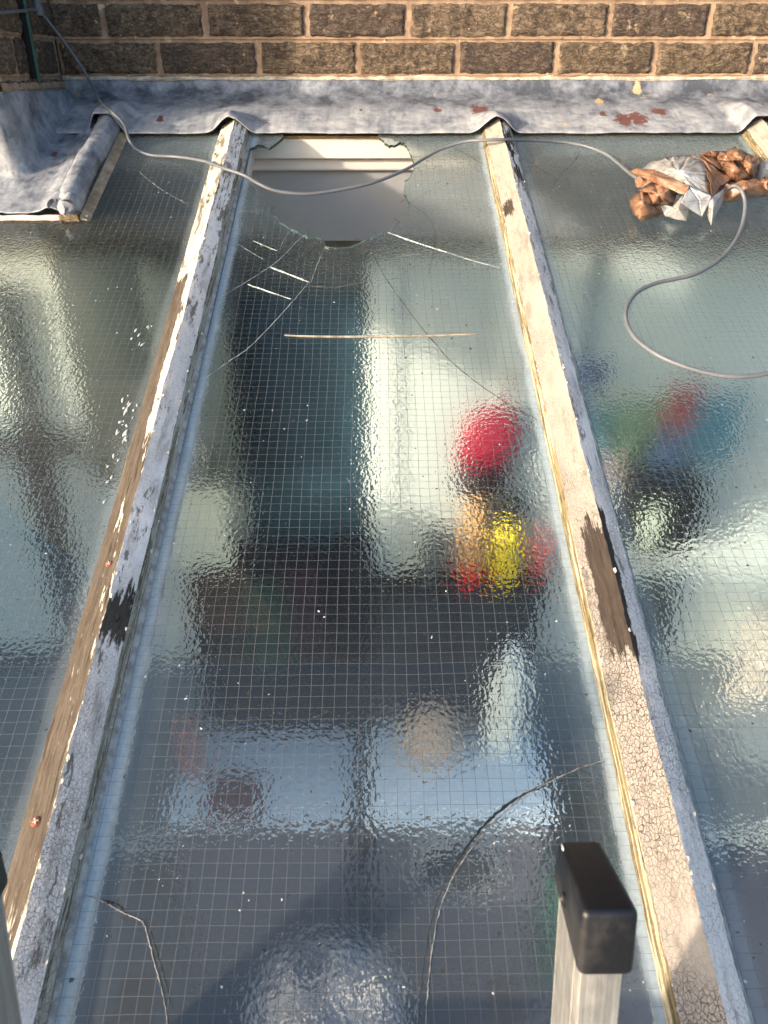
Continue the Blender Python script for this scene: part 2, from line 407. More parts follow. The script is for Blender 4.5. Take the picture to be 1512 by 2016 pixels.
# ------------------------------------------------------------------ panes
GT = .006
def pane(uc, outline, label, seed, edge=1., tint=TINT):
    mat = glass_top('wired_glass', .250, tint, seed, edge, uc, [(455, 1830, .075), (285, 1690, .06), (300, 1760, .04), (355, 1395, .03), (640, 1590, .03), (500, 1690, .05)] if uc > -.1 and uc < .1 else [(300, 350, .05)])
    bm = bmesh.new()
    vs_ = [bm.verts.new((p[0] - uc, p[1], 0)) for p in outline]
    f = bm.faces.new(vs_); f.normal_update()
    if f.normal.z < 0: f.normal_flip()
    bmesh.ops.triangulate(bm, faces=[f], ngon_method='EAR_CLIP')
    top = list(bm.faces)
    r_ = bmesh.ops.extrude_face_region(bm, geom=top)
    nv = [g for g in r_['geom'] if isinstance(g, bmesh.types.BMVert)]
    for v in nv: v.co.z -= GT                              # extruded copy becomes the underside
    bmesh.ops.recalc_face_normals(bm, faces=list(bm.faces))
    me = bpy.data.meshes.new('glass_pane')
    for f in bm.faces:
        f.material_index = 0 if f.normal.z > .9 else (1 if f.normal.z < -.9 else 2)
    bm.to_mesh(me); bm.free()
    for m_ in (mat, M_GB, M_GE): me.materials.append(m_)
    o = bpy.data.objects.new('glass_pane', me); COL.objects.link(o); o.matrix_world = roof_at(uc)
    return tag(o, label, 'glass pane', 'wired glass panes of the roof')
def rect(uc): return [(uc - .2505, V0 + .004), (uc + .2505, V0 + .004), (uc + .2505, 1.76), (uc - .2505, 1.76)]
UC = (UL + UR) / 2
hole_px = [(557, 270), (548, 278), (530, 291), (518, 286), (507, 285), (493, 291), (484, 304)]
hole_px2 = [(486, 352), (497, 367), (512, 385), (524, 402), (540, 424), (556, 440), (575, 452), (596, 463), (615, 466), (637, 470), (639, 484), (662, 487), (686, 486), (700, 481), (722, 470), (738, 463), (762, 456), (772, 449), (783, 437),
            (792, 424), (808, 402), (803, 394), (797, 383), (795, 372), (798, 358), (806, 349), (813, 335), (815, 322), (812, 308), (805, 294), (797, 284), (788, 279), (776, 286), (762, 283), (752, 274), (745, 270)]
def jag(px, n=3, amp=1.9):
    out = []; rj = random.Random(21)
    for i in range(len(px) - 1):
        for k_ in range(n):
            t = k_ / n; j_ = 0 if k_ == 0 else amp
            out.append((px[i][0] + (px[i + 1][0] - px[i][0]) * t + rj.uniform(-j_, j_), px[i][1] + (px[i + 1][1] - px[i][1]) * t + rj.uniform(-j_, j_)))
    return out + [px[-1]]
hole_px = jag(hole_px, 2, 1.2); hole_px2 = jag(hole_px2)
mid = [(UC - .2505, V0 + .004), (UC + .2505, V0 + .004), (UC + .2505, 1.76)]
top_ = [rp(*q) for q in hole_px2[::-1]]
mid += [(top_[0].x, 1.76)]
mid += [(p.x, p.y) for p in top_] 
mid += [(UC - .25055, top_[-1].y + .012), (UC - .25055, rp(484, 304).y)]
mid += [(p.x, p.y) for p in [rp(*q) for q in hole_px[::-1]]]
mid += [(rp(557, 270).x, 1.76), (UC - .2505, 1.76)]
# keep the outline simple: the left edge leaves the rebate between the hole's two ends
mid = [m_ for i, m_ in enumerate(mid)]
pm = pane(UC, mid, 'cracked pane of wired glass with a big broken hole at its top', 1.0)
pl = pane(UC - PITCH, rect(UC - PITCH), 'wired glass pane beside the brick pier, running up under the lead apron', 5.0, .25)
pr = pane(UC + PITCH, rect(UC + PITCH), 'wired glass pane with the tape bundle and grey cable lying on it', 9.0, .35)

M_CRK_W = plain('crack_glint', (.50, .56, .53), .35, .75, 260)  # glint along the splintered cracks, put into a pale colour
M_CRK_D = plain('dark_crack_and_shadow', (.035, .04, .035), .5, .3, 200)
M_CRK_T = plain('pale_fracture_edge', (.24, .23, .21), .5, .7, 120)
M_CRK_F = plain('fine_crack', (.42, .47, .45), .35, .6, 90)
M_GRIME = plain('black_grime', (.022, .022, .022), .8, .4, 200)
def smooth_path(pts, n=8):
    pts = [Vector(p) for p in pts]; out = []
    for i in range(len(pts) - 1):
        p0 = pts[max(i - 1, 0)]; p1 = pts[i]; p2 = pts[i + 1]; p3 = pts[min(i + 2, len(pts) - 1)]
        for k in range(n):
            t = k / n
            out.append(.5 * ((2 * p1) + (p2 - p0) * t + (2 * p0 - 5 * p1 + 4 * p2 - p3) * t * t + (3 * p1 - p0 - 3 * p2 + p3) * t ** 3))
    return out + [pts[-1]]
def crack(px, r, mat, e=.0001, curve=True, jag=.0011, name='crack', label=None, owner=None, uo=None):
    owner = owner or pm; uo = UC if uo is None else uo
    P = [rp(x, y) for x, y in px]; P = [Vector((p.x - uo, p.y, e)) for p in P]
    if curve: P = smooth_path(P, 10)
    else: P = smooth_path(P, 3)
    P = [p + Vector((jag * fb(i * .7, px[0][0], 1), jag * fb(i * .7, px[0][1], 5), 0)) for i, p in enumerate(P)]
    mb = MB(); mb.tube(P, lambda t: r * max(.25, 1 + .8 * fb(t * 55, px[0][1], 3)) * (.55 + .45 * math.sin(math.pi * min(1, max(0, t * .94 + .03)))) * (1 + .5 * 1.3 * fb(t * 40, px[0][0])), 6)
    o = mb.build(name, mat, owner)
    if label: o['label'] = label
crack([(430, 587), (480, 558), (545, 515), (590, 470), (604, 462)], 0.00052, M_CRK_F)
crack([(404, 745), (450, 712), (495, 680), (560, 612), (606, 558)], 0.00060, M_CRK_F)
crack([(532, 526), (570, 541), (609, 556)], .0017, M_CRK_W, curve=False, label='splintered crack with a painted white glint')
crack([(488, 560), (530, 575), (573, 589)], .0014, M_CRK_W, curve=False, label='splintered crack with a painted white glint')
crack([(498, 474), (545, 494)], 0.00075, M_CRK_F, curve=False)
crack([(455, 472), (520, 512)], 0.00030, M_CRK_F, curve=False)
crack([(764, 458), (820, 478), (880, 497)], .0015, M_CRK_W, curve=False, label='splintered crack with a painted white glint')
crack([(880, 497), (930, 513), (985, 528)], 0.00045, M_CRK_F, curve=False)
crack([(728, 480), (755, 540), (830, 645), (900, 722), (985, 785), (1058, 826)], .0006, M_CRK_D)
crack([(808, 402), (840, 425), (856, 455), (854, 490), (845, 540)], .0005, M_CRK_D)
crack([(720, 575), (780, 545), (840, 510), (905, 470), (960, 450)], .0004, M_CRK_T)
crack([(612, 563), (660, 566), (720, 555), (790, 548)], .0004, M_CRK_T)
crack([(752, 520), (790, 505), (830, 500)], 0.00030, M_CRK_F)
crack([(640, 486), (625, 520), (612, 556)], 0.00038, M_CRK_F)
crack([(575, 452), (560, 470), (548, 500)], 0.00030, M_CRK_F)
crack([(808, 402), (830, 385), (865, 368)], .0005, M_CRK_T)
crack([(895, 292), (918, 304), (950, 323)], .0005, M_CRK_D)
crack([(1197, 1494), (1120, 1521), (1032, 1568), (962, 1630), (905, 1704), (868, 1785), (851, 1870), (842, 1955), (838, 2016), (835, 2060)], .0007, M_CRK_T, label='long curved pale crack')
crack([(1190, 1500), (1112, 1524), (1022, 1570), (950, 1630), (893, 1704), (857, 1785), (838, 1870), (828, 1955), (822, 2030)], .0006, M_CRK_D, e=-.0001)  # shadow line of the pale crack, drawn as a dark strip
crack([(1075, 1545), (1020, 1570), (965, 1612), (925, 1660), (905, 1690)], .0014, M_GRIME, e=-.0008, name='grime', jag=.0012)
crack([(150, 1755), (185, 1768), (215, 1781), (245, 1798), (277, 1812), (288, 1832), (300, 1880), (314, 1930), (325, 1980), (332, 2030)], .0006, M_CRK_T, label='bent pale crack in the lower corner')
crack([(285, 1808), (296, 1835), (312, 1885), (326, 1935), (338, 1985)], .0012, M_GRIME, e=-.0009, name='grime', jag=.0010)
crack([(195, 1772), (215, 1776), (233, 1783), (248, 1797)], .0016, M_GRIME, e=-.0009, name='grime', jag=.0012)
crack([(1085, 368), (1110, 340), (1135, 312), (1142, 296)], .0005, M_CRK_D, owner=pr, uo=UC + PITCH)
crack([(1040, 318), (1075, 340), (1095, 350)], .0004, M_CRK_D, owner=pr, uo=UC + PITCH)
crack([(268, 333), (290, 352), (325, 378), (370, 402)], .0004, M_CRK_T, owner=pl, uo=UC - PITCH)
M_WIRE = plain('rusty_wire', (.07, .06, .05), .5, .4, 200, .0002, .5)
rw_ = random.Random(8)
for (x, y), (dx, dy) in (((530, 412), (10, -9)), ((562, 444), (9, -16)), ((604, 464), (3, -12)), ((662, 486), (-2, -13)), ((700, 480), (3, -15)), ((742, 460), (-8, -9)), ((786, 433), (-11, -6)), ((800, 390), (-12, 2)), ((806, 350), (-10, 4)), ((772, 285), (-6, 8))):
    a = rp(x, y); b = rp(x + dx, y + dy); a = Vector((a.x - UC, a.y, -.003)); b = Vector((b.x - UC, b.y, -.003 + rw_.uniform(-.004, .004)))
    mb = MB(); mb.tube([a, a.lerp(b, .5) + Vector((0, 0, rw_.uniform(-.001, .001))), b, b + Vector((rw_.uniform(-.003, .003), rw_.uniform(-.002, .002), rw_.uniform(-.003, .003)))], .0004, 6); mb.build('wire_end', M_WIRE, pm)
# thin pale stick on the glass
mb = MB(); P = [rp(x, y, .0022) for x, y in ((560, 660), (600, 662), (680, 663), (760, 662), (850, 661), (900, 659), (943, 658))]
mb.tube(smooth_path(P, 6), lambda t: .0003 + .0016 * math.sin(math.pi * min(1, t * .9 + .08)) ** .6, 8)
M_STICK = plain('pale_stick', (.34, .29, .23), .8, .5, 60)
tag(mb.build('stick', M_STICK, mtx=ROOF), 'thin pale tapered stick lying across the cracked pane below the hole', 'stick')
# bird lime beside the left bar
M_LIME = plain('bird_lime', (.78, .78, .74), .8, .2, 200)
rnd = random.Random(5)
for what, spots in (('upper white splash of bird lime on the glass touching the bare timber bar', ((252, 800, 14),)),
                    ('lower longer white splash of bird lime trailing down beside the bare timber bar', ((238, 850, 16), (222, 905, 3), (221, 960, 3))),
                    ('faint specks of bird lime on the glass high beside the weathered bar', ((272, 660, 5), (290, 640, 3)))):
    bm = bmesh.new(); mb = MB(); c0 = rp(spots[0][0], spots[0][1], 0)
    for cx, cy, n in spots:
        for _ in range(n):
            x, y = cx + rnd.gauss(0, 9), cy + rnd.gauss(0, 11); q = rp(x, y, .0006); L = rnd.uniform(.002, .008); a = R(70) + rnd.gauss(0, .25); r0 = rnd.uniform(.0005, .0013)
            mb.tube([q - c0 + Vector((math.cos(a) * L * (t - .5), math.sin(a) * L * 1.6 * (t - .5), 0)) for t in (0, .3, .6, 1)], lambda t, r0=r0: r0 * (.4 + .9 * math.sin(math.pi * t)), 6)
    o = tag(mb.build('bird_dropping', M_LIME, mtx=roof_at(c0.x, c0.y)), what, 'bird dropping', 'bird droppings on the glass', 'stuff'); bm.free()

# ------------------------------------------------------------------ house wall and pier
def brick_mat():
    k = NT('rustic_brick'); tone = k.n('ShaderNodeAttribute', attribute_name='tone').outputs['Fac']
    n1 = k.noise(22, 6, .65); n2 = k.noise(95, 5, .7); fine = k.noise(420, 3, .7)
    vec = k.warp(k.sc((70, 70, 150)), 1.2, 1.0)
    bark = k.noise(1, 6, .68, vec, .8)
    c = k.mix(k.ss(k.addm(k.mul(n1, .6), k.mul(n2, .4)), .40, .60), (.075, .056, .044), (.235, .17, .115))
    c = k.mix(k.mul(k.ss(tone, .45, .9), .85), c, k.mix(n2, (.045, .036, .034), (.14, .10, .078)))
    c = k.mix(k.mul(k.ss(tone, .4, .05), .75), c, k.mix(k.ss(n2, .35, .65), (.07, .052, .036), (.22, .16, .105)))
    c = k.mix(k.mul(k.ss(bark, .46, .70), .5), c, (.22, .165, .115)); ck = k.m('ABSOLUTE', k.sub(k.noise(1, 4, .6, k.sc((38, 38, 95), (5, 5, 5)), 1.4), .5))
    c = k.mix(k.mul(k.ss(ck, .030, .0), .6), c, (.022, .018, .015))
    c = k.mix(k.ss(k.noise(30, 6, .75, k.sc(loc=(4, 4, 4))), .60, .66), c, (.33, .25, .17))
    c = k.mix(k.ss(k.noise(26, 4, .6, k.sc(loc=(9, 4, 1))), .70, .73), c, (.60, .36, .16))
    c = k.mix(k.mul(k.ss(fine, .62, .70), .7), c, (.45, .40, .34))
    h = k.addm(k.mul(k.ss(ck, 0., .07), .55), k.addm(k.mul(bark, .8), k.addm(k.mul(n2, .5), k.mul(fine, .2))))
    return k.done(k.bsdf(c, .9, k.bump(h, .0026), 0, .2))
def mortar_mat():
    k = NT('sandy_mortar'); a = k.noise(30, 6, .65); b = k.noise(260, 4, .7)
    c = k.mix(k.ss(a, .35, .65), (.24, .16, .11), (.40, .285, .195)); c = k.mix(k.mul(k.ss(b, .58, .68), .6), c, (.12, .09, .07))
    c = k.mix(k.ss(k.noise(40, 5, .7, k.sc(loc=(2, 5, 1))), .60, .70), c, (.13, .10, .08)); c = k.mix(k.ss(k.noise(25, 5, .7, k.sc(loc=(7, 5, 1))), .62, .66), c, (.58, .46, .31))
    return k.done(k.bsdf(c, .95, k.bump(k.addm(a, k.mul(b, .4)), .0025), 0, .15))
M_BRICK = brick_mat(); M_MORT = mortar_mat()
ZB = 2.6155; CH = .0735; BP = .227
def brickwork(mb, a0, a1, z0, z1, mp, first, hires, flip=False):
    "mp(a, z, d) -> world, d = how far out of the wall"
    rows = range(int(math.floor((z0 - ZB) / CH)), int(math.ceil((z1 - ZB) / CH)))
    rnd = random.Random(11)
    for r_ in rows:
        zb = ZB + r_ * CH; fine = 2.55 < zb < 2.92
        off = first + (BP / 2 if r_ % 2 else 0)
        n0 = int(math.floor((a0 - off) / BP))
        for i in range(n0, int(math.ceil((a1 - off) / BP))):
            xa = off + i * BP + .0055; xb = xa + BP - .0145; za = zb + .0062; zt = zb + CH - .0068
            ca, cb = max(xa, a0), min(xb, a1)
            if cb - ca < .012 or zt < z0 or za > z1: continue
            mb.t = rnd.random(); mb.cur = 0; sd = rnd.random() * 50; tilt = rnd.uniform(-.002, .002)
            dz = rnd.uniform(-.0012, .0012)
            nx, nz = (44, 16) if fine and hires else (4, 2)
            def fn(s, t):
                # outermost ring of the grid turns back into the joint
                ss_ = (s * nx - 1) / (nx - 2) if nx > 4 else s; tt = (t * nz - 1) / (nz - 2) if nz > 4 else t
                back = nx > 4 and (ss_ < 0 or ss_ > 1 or tt < 0 or tt > 1)
                ss_ = min(1, max(0, ss_)); tt = min(1, max(0, tt))
                a = ca + (cb - ca) * ss_; z = za + (zt - za) * tt + dz
                ed = min(ss_ * (cb - ca), (1 - ss_) * (cb - ca), tt * (zt - za), (1 - tt) * (zt - za))
                d = .0035 + tilt * (ss_ - .5) - .004 * (1 - sm(ed / .006)) 
                if nx > 4:
                    d += .0034 * fb(a * 60, z * 130, sd) + .0022 * fb(a * 22, z * 40, sd + 3)
                    a += .0034 * fb(z * 70, sd, a * 20) * (1 - sm(ed / .008)); z += .0030 * fb(a * 55, sd, z * 20) * (1 - sm(ed / .008))
                if back: d = -.012
                return mp(a, z, d)
            mb.grid(fn, nx, nz, flip=flip)
    mb.cur = 1; mb.t = 0
    def mf(s, t):
        a = a0 + (a1 - a0) * s; z = z0 + (z1 - z0) * t
        ph = ((z - ZB) / CH) % 1
        return mp(a, z, -.0035 + .0012 * fb(a * 40, z * 40, 1) + .003 * (1 if ph < .1 else 0) * (1 - ph / .1))
    zz = (z1 - z0)
    if hires:
        zl, zh = 2.6, 2.95
        def seg(b0, b1, nzz, nxx):
            mb.grid(lambda s, t: mf(s, (b0 + (b1 - b0) * t - z0) / zz), nxx, nzz, flip=flip)
        if z0 < zl: seg(z0, zl, 4, 20)
        seg(max(z0, zl), zh, 120, 260); seg(zh, z1, 4, 20)
    else: mb.grid(mf, 10, 10, flip=flip)
YW = 1.79; XC = -.715; YP = 1.43
wall = empty('house_wall', 'dark rustic brick wall above the lead flashing, warm in the sun', 'brick wall', loc=(0, YW, 0))
inv = Matrix.Translation((0, -YW, 0))
mb = MB(); brickwork(mb, XC, 2.6, 2.62, 3.35, lambda a, z, d: Vector((a, YW - d, z)), -.146, True)
mb.build('brickwork', [M_BRICK, M_MORT], wall, inv)
# pointing along the top of the lead
M_POINT = plain('pale_pointing', (.55, .47, .36), .9, .4, 45, .003)
mb = MB()
def pf(s, t):
    a = XC + (1.9 - XC) * s; th = 2 * math.pi * t
    r_ = .0058 + .0022 * fb(a * 14, 2, 7)
    return Vector((a, YW - .001 - .004 * math.cos(th) + .0012 * fb(a * 60, t * 3, 3), 2.6835 + .0025 * fb(a * 5, 1, 4) + r_ * math.sin(th) + .0016 * fb(a * 70, t * 2, 9)))
mb.grid(pf, 420, 8, flip=True); mb.build('pointing', M_POINT, wall, inv)
# plastered inner face
M_PLAST = plain('cream_plaster', (.63, .645, .60), .85, .06, 4, .0006)
mb = MB(); mb.box((-1.6, YW - .03, 0), (1.9, YW + .2, 2.618)); mb.build('inner_face', M_PLAST, wall, inv, smooth=False)

M_SLATE = plain('added_dark_slate', (.022, .026, .034), .6, .3, 6, .002)  # unseen upper cladding, added so the glass mirrors something dark
mb = MB()
for r_ in range(30):
    z0 = 3.352 + r_ * .128
    mb.grid(lambda s_, t, z0=z0, r_=r_: Vector((XC + (2.6 - XC) * s_, YW - .012 - .016 * (1 - t) - .002 * ((int(s_ * 14 + .5 * (r_ % 2))) % 2), z0 + .14 * t)), 28, 1, flip=True)
mb.build('added_slate_hanging', M_SLATE, wall, inv, smooth=False)
mb = MB(); mb.box((-1.7, 1.25, 7.201), (2.7, 2.2, 7.36), .004); mb.build('eaves_board', plain('eaves_paint', (.30, .29, .27), .6), wall, inv)
mb = MB(); mb.box((-1.6, YW + .02, 2.625), (2.6, YW + .2, 7.2)); mb.build('core', M_MORT, wall, inv, smooth=False)

M_DADO = plain('grey_dado', (.20, .225, .235), .6, .12, 8)
mb = MB(); mb.box((-1.45, YW - .042, .10), (1.9, YW - .0305, .98), .002); mb.build('dado', M_DADO, wall, inv)

pier = empty('brick_pier', 'brick pier standing forward of the wall in the corner, with a green strip on it', 'brick pier', loc=(XC, YP, 0))
invp = Matrix.Translation((-XC, -YP, 0))
mb = MB()
brickwork(mb, YP, YW, 2.45, 3.35, lambda a, z, d: Vector((XC + d, a, z)), 1.66, True)
brickwork(mb, -1.6, XC, 2.45, 3.35, lambda a, z, d: Vector((a, YP - d, z)), -.80, True)
mb.build('brickwork', [M_BRICK, M_MORT], pier, invp)
mb = MB()
def pf2(s, t):
    a = YP + (YW - YP) * s; th = 2 * math.pi * t; r_ = .011 + .0015 * fb(a * 24, 5, 7)
    return Vector((XC + .003 + .005 * math.cos(th), a, 2.668 + r_ * math.sin(th) + .0012 * fb(a * 40, t, 9)))
mb.grid(pf2, 120, 8); mb.build('pointing', M_MORT, pier, invp)
mb = MB(); mb.box((-1.6, YP + .012, 2.4), (XC - .012, YW + .2, 7.2)); mb.build('core', M_MORT, pier, invp, smooth=False)
# green strip with a dark slot beside it on the pier
M_GREEN = plain('green_strip', (.03, .10, .075), .5, .4, 60); M_BLACK = plain('black_slot', (.006, .006, .006), .9, .2)
gs = empty('corner_strip', 'thin dark green strip running up the side of the brick pier', 'strip', loc=(XC, 1.62, 2.69))
mb = MB(); mb.tube([(.0085, .0 + .002 * math.sin(i), i * .08 - .01) for i in range(14)], .0045, 8); mb.build('green_strip', M_GREEN, gs)
mb = MB(); mb.box((.002, -.022, -.005), (.0072, -.004, 1.0)); mb.build('dark_slot', M_BLACK, gs)

# ------------------------------------------------------------------ lead
def lead_mat(name, stains=(), seed=0., tone=0.):
    k = NT(name); u, v, e = k.uv()
    n1 = k.noise(16, 7, .68, k.warp(k.sc(loc=(seed, 0, 0)), 8, .06)); n2 = k.noise(75, 6, .7); str_ = k.noise(1, 5, .7, k.sc((75, 9, 9), (seed, 2, 0))); f = k.noise(330, 3, .7)
    up = k.ss(v, 1.77, 1.86)
    t = k.addm(k.mul(n1, .58), k.addm(k.mul(n2, .20), k.mul(str_, .22)))
    t = k.sub(t, k.mul(up, k.mul(k.sub(str_, .1), .26)))
    t = k.sub(t, tone)
    c = k.ramp(t, [(.34, (.08, .088, .105)), (.42, (.20, .215, .245)), (.50, (.33, .345, .375)), (.60, (.50, .50, .495))])
    c = k.mix(k.mul(k.ss(f, .62, .72), .15), c, (.6, .58, .55))
    c = k.mix(k.mul(k.ss(k.noise(34, 5, .65, k.sc(loc=(3, seed, 2))), .66, .72), .7), c, (.52, .42, .27))
    jit = k.noise(70, 5, .75); j2 = k.noise(18, 3, .6, k.sc(loc=(6, 1, 1)))
    for (x, y, r_, col, ee) in stains:
        q = rp(x, y, ee); dx = k.m('POWER', k.sub(u, q.x), 2.); dy = k.m('POWER', k.mul(k.sub(v, q.y), .55), 2.)
        d = k.m('SQRT', k.addm(dx, dy)); d = k.addm(d, k.mul(k.sub(jit, .5), r_ * 2.4))
        c = k.mix(k.mul(k.ss(d, r_ * .55, r_ * .75, 1., 0.), .9), c, col)
    h = k.addm(n1, k.addm(k.mul(n2, .4), k.mul(f, .05)))
    return k.done(k.bsdf(c, k.ss(n2, .3, .7, .42, .66), k.bump(h, .0022), .2, .45))
RB = (.17, .055, .04); OC = (.62, .45, .26)
M_LEAD = lead_mat('weathered_lead', [(315, 235, .014, RB, .012), (860, 215, .012, RB, .012), (945, 203, .026, RB, .03), (1187, 226, .011, RB, .012), (1228, 238, .028, RB, .012), (1255, 233, .030, RB, .012), (1298, 220, .020, RB, .012),
                                     (1253, 180, .014, OC, .012), (1180, 198, .014, OC, .012), (1113, 245, .007, OC, .012), (150, 185, .010, (.30, .25, .12), .012), (710, 216, .006, RB, .012)])
BARS = [UL, UR, UR + PITCH]
fl = empty('lead_flashing', 'long grey lead flashing dressed over the bar tops along the brick wall', 'flashing', ROOF)
def hump(u, v, vb):
    h = 0
    for i, b in enumerate(BARS + [-.562]):
        x = u - b + .006; k = .046 if b != -.562 else .044
        fade = 1 - sm((v - vb) / (.125 if i < 2 else .22))
        wide = k + .018 * (1 - fade)
        hh = max(0, 1 - abs(x) / wide); hh = sm(min(1, hh * 1.55)) if i >= 2 else (sm(min(1, hh * 1.25)) * .8 + .2 * hh)
        if i < 2: hh = .45 * hh + .55 * max(0, 1 - abs(x + .004) / (wide * 1.15))
        h = max(h, (.036 if b != -.562 else .040) * hh * fade)
    return h
def flash_pt(u, t):
    vb = 1.682 + .002 * fb(u * 4, 1, 2) + .0012 * fb(u * 19, 3, 2)
    for b in BARS: vb -= .0 * math.exp(-((u - b) / .03) ** 2)
    if t < .62:
        s = t / .62; v = vb + (1.775 - vb) * s; e = .0125 + .0018 * fb(u * 8, 5, v * 6)
        if s < .08: e -= .002 * (1 - s / .08)
        e += hump(u, v, vb) + .0022 * fb(u * 6, v * 9, 3) * sm(s * 3) + .0008 * fb(u * 40, v * 40, 2)
        return Vector((u, v, max(.0065, e)))
    s = (t - .62) / .38
    def w2r(Y, Z): d = Vector((0, Y, Z)) - O; return Vector((u, d.dot(VD), d.dot(ND)))
    e0 = .0125 + hump(u, 1.775, vb) + .0018 * fb(u * 8, 5, 1.775 * 6) + .0022 * fb(u * 6, 1.775 * 9, 3) + .0008 * fb(u * 40, 1.775 * 40, 2)
    p0 = Vector((u, 1.775, max(.0065, e0))); p1 = Vector((u, 1.845, .010)); p2 = w2r(YW - .010, 2.648); p3 = w2r(YW - .0062 + .001 * fb(u * 9, 2, 2), 2.682 + .003 * fb(u * 7, 8, 1))
    q = p0 * (1 - s) ** 3 + p1 * 3 * s * (1 - s) ** 2 + p2 * 3 * s * s * (1 - s) + p3 * s ** 3
    q.z += .0016 * fb(u * 14, s * 4, 8) * math.sin(math.pi * s); return q
mb = MB(); mb.grid(lambda s, t: flash_pt(-.712 + 2.2 * s, t), 620, 70)
o = mb.build('lead_sheet', M_LEAD, fl, angle=60); solid(o, .0022)

# apron round the pier, with its lead roll
M_LEAD2 = lead_mat('pale_weathered_lead', [(205, 262, .004, RB, .012), (45, 275, .007, (.42, .40, .18), .02), (105, 300, .010, RB, .012)], 6., .045)
ap = empty('lead_apron', 'wrinkled lead apron dressed round the foot of the brick pier', 'flashing', ROOF)
vp = (YP - 0) / math.cos(SLOPE)                         # v of the pier's front on the roof
def apron_pt(s, t):
    u = -1.25 + (.695) * s; vb = 1.352 + .003 * fb(u * 9, 4, 1); v = vb + (1.86 - vb) * t
    du = u - XC; dv = vp + .004 - v                      # >0 outside the pier
    d = max(du, dv) if (du < 0 or dv < 0) else math.hypot(du, dv)
    e = .007 + .003 * fb(u * 12, v * 12, 2) + .0012 * fb(u * 45, v * 45, 5) + .003 * sm(1 - t * 6)
    d += .004 * fb(u * 14, v * 14, 9)
    rise = .16 * sm(1 - d / .050) ** 2.2 if d > 0 else .16
    fold = .012 * math.exp(-((u + .60) / .02) ** 2)      # lead lifts towards the roll
    top = (2.664 + .003 * fb(u * 16, v * 16, 6) - O.z - v * math.sin(SLOPE)) / math.cos(SLOPE)
    return Vector((u, v, min(top, max(.0055, e + rise + fold))))
mb = MB(); mb.grid(apron_pt, 190, 140); o = mb.build('lead_sheet', M_LEAD2, ap, angle=70); solid(o, .002)
mb = MB()
def roll(s, t):
    v = 1.338 + (1.735 - 1.338) * t; a = 2 * math.pi * s
    r_ = .0225 + .0018 * fb(v * 22, math.cos(a) * 1.5, math.sin(a) * 1.5) + .001 * fb(v * 60, a, 3)
    end = sm((v - 1.338) / .018); r_ *= .62 + .38 * end
    uc = -.565 + .003 * math.sin(v * 20)
    return Vector((uc + r_ * math.cos(a), v, .021 + r_ * math.sin(a) * 1.05))
mb.grid(roll, 28, 90, closed_u=True, flip=True)
def flap(s, t):
    a = R(20 + 150 * s); r_ = .024 + .006 * math.sin(s * 9); return Vector((-.566 + r_ * math.cos(a) * (1 - .12 * t), 1.336 + .028 * t - .006 * math.sin(s * 7), .022 + r_ * math.sin(a)))
mb.grid(flap, 16, 4)
o = mb.build('lead_roll', M_LEAD2, ap)
M_END = plain('split_timber', (.22, .155, .09), .9, .6, 90, .002); M_TAN = plain('timber_edge', (.40, .30, .20), .85, .4, 40, .001)
mb = MB()
def endcap(s, t):                                        # lead folded in over the end of the roll
    a = 2 * math.pi * s; r_ = .0225 * .66 * (1 - t) + .001; pl_ = 1 + .22 * math.sin(3 * a + 1) * math.sin(math.pi * t)
    return Vector((-.565 + .003 * math.sin(26.8) + r_ * pl_ * math.cos(a), 1.338 - .007 * math.sin(t * 1.4) + .003 * math.sin(3 * a) * t, .023 + r_ * pl_ * math.sin(a)))
mb.grid(endcap, 36, 10, closed_u=True); mb.build('folded_end', M_LEAD2, ap)
bm = bmesh.new(); bmesh.ops.create_cube(bm, size=1)
for v in bm.verts: v.co = Vector((-.562 + v.co.x * .034, 1.346 + v.co.y * .022, .0075 + v.co.z * .013))
bmesh.ops.subdivide_edges(bm, edges=list(bm.edges), cuts=5)
for v in bm.verts: v.co += Vector((fb(v.co.x * 120, v.co.z * 160, 1), 1.6 * fb(v.co.x * 160, v.co.z * 160, 2), fb(v.co.x * 120, v.co.y * 160, 3))) * .0022
mb = MB(); mb.add(bm); mb.build('timber_core', M_END, ap)
mb = MB()
mb.grid(lambda s, t: Vector((-.541 + .016 * s + .0012 * fb(t * 20, s), 1.335 + .36 * t, .011 - .0095 * s + .0008 * fb(t * 30, s * 3, 2))), 5, 80)
mb.build('timber_edge', M_TAN, ap)
mb = MB()                                                # pale sealant along the apron's lower edge
mb.tube([Vector((-1.2 + .67 * i / 60, 1.346 + .002 * fb(i * .4, 2), .0015)) for i in range(61)], lambda t: .006 + .0018 * fb(t * 25, 3), 8)
mb.build('sealant', plain('pinkish_sealant', (.62, .50, .43), .8, .25, 50), ap)

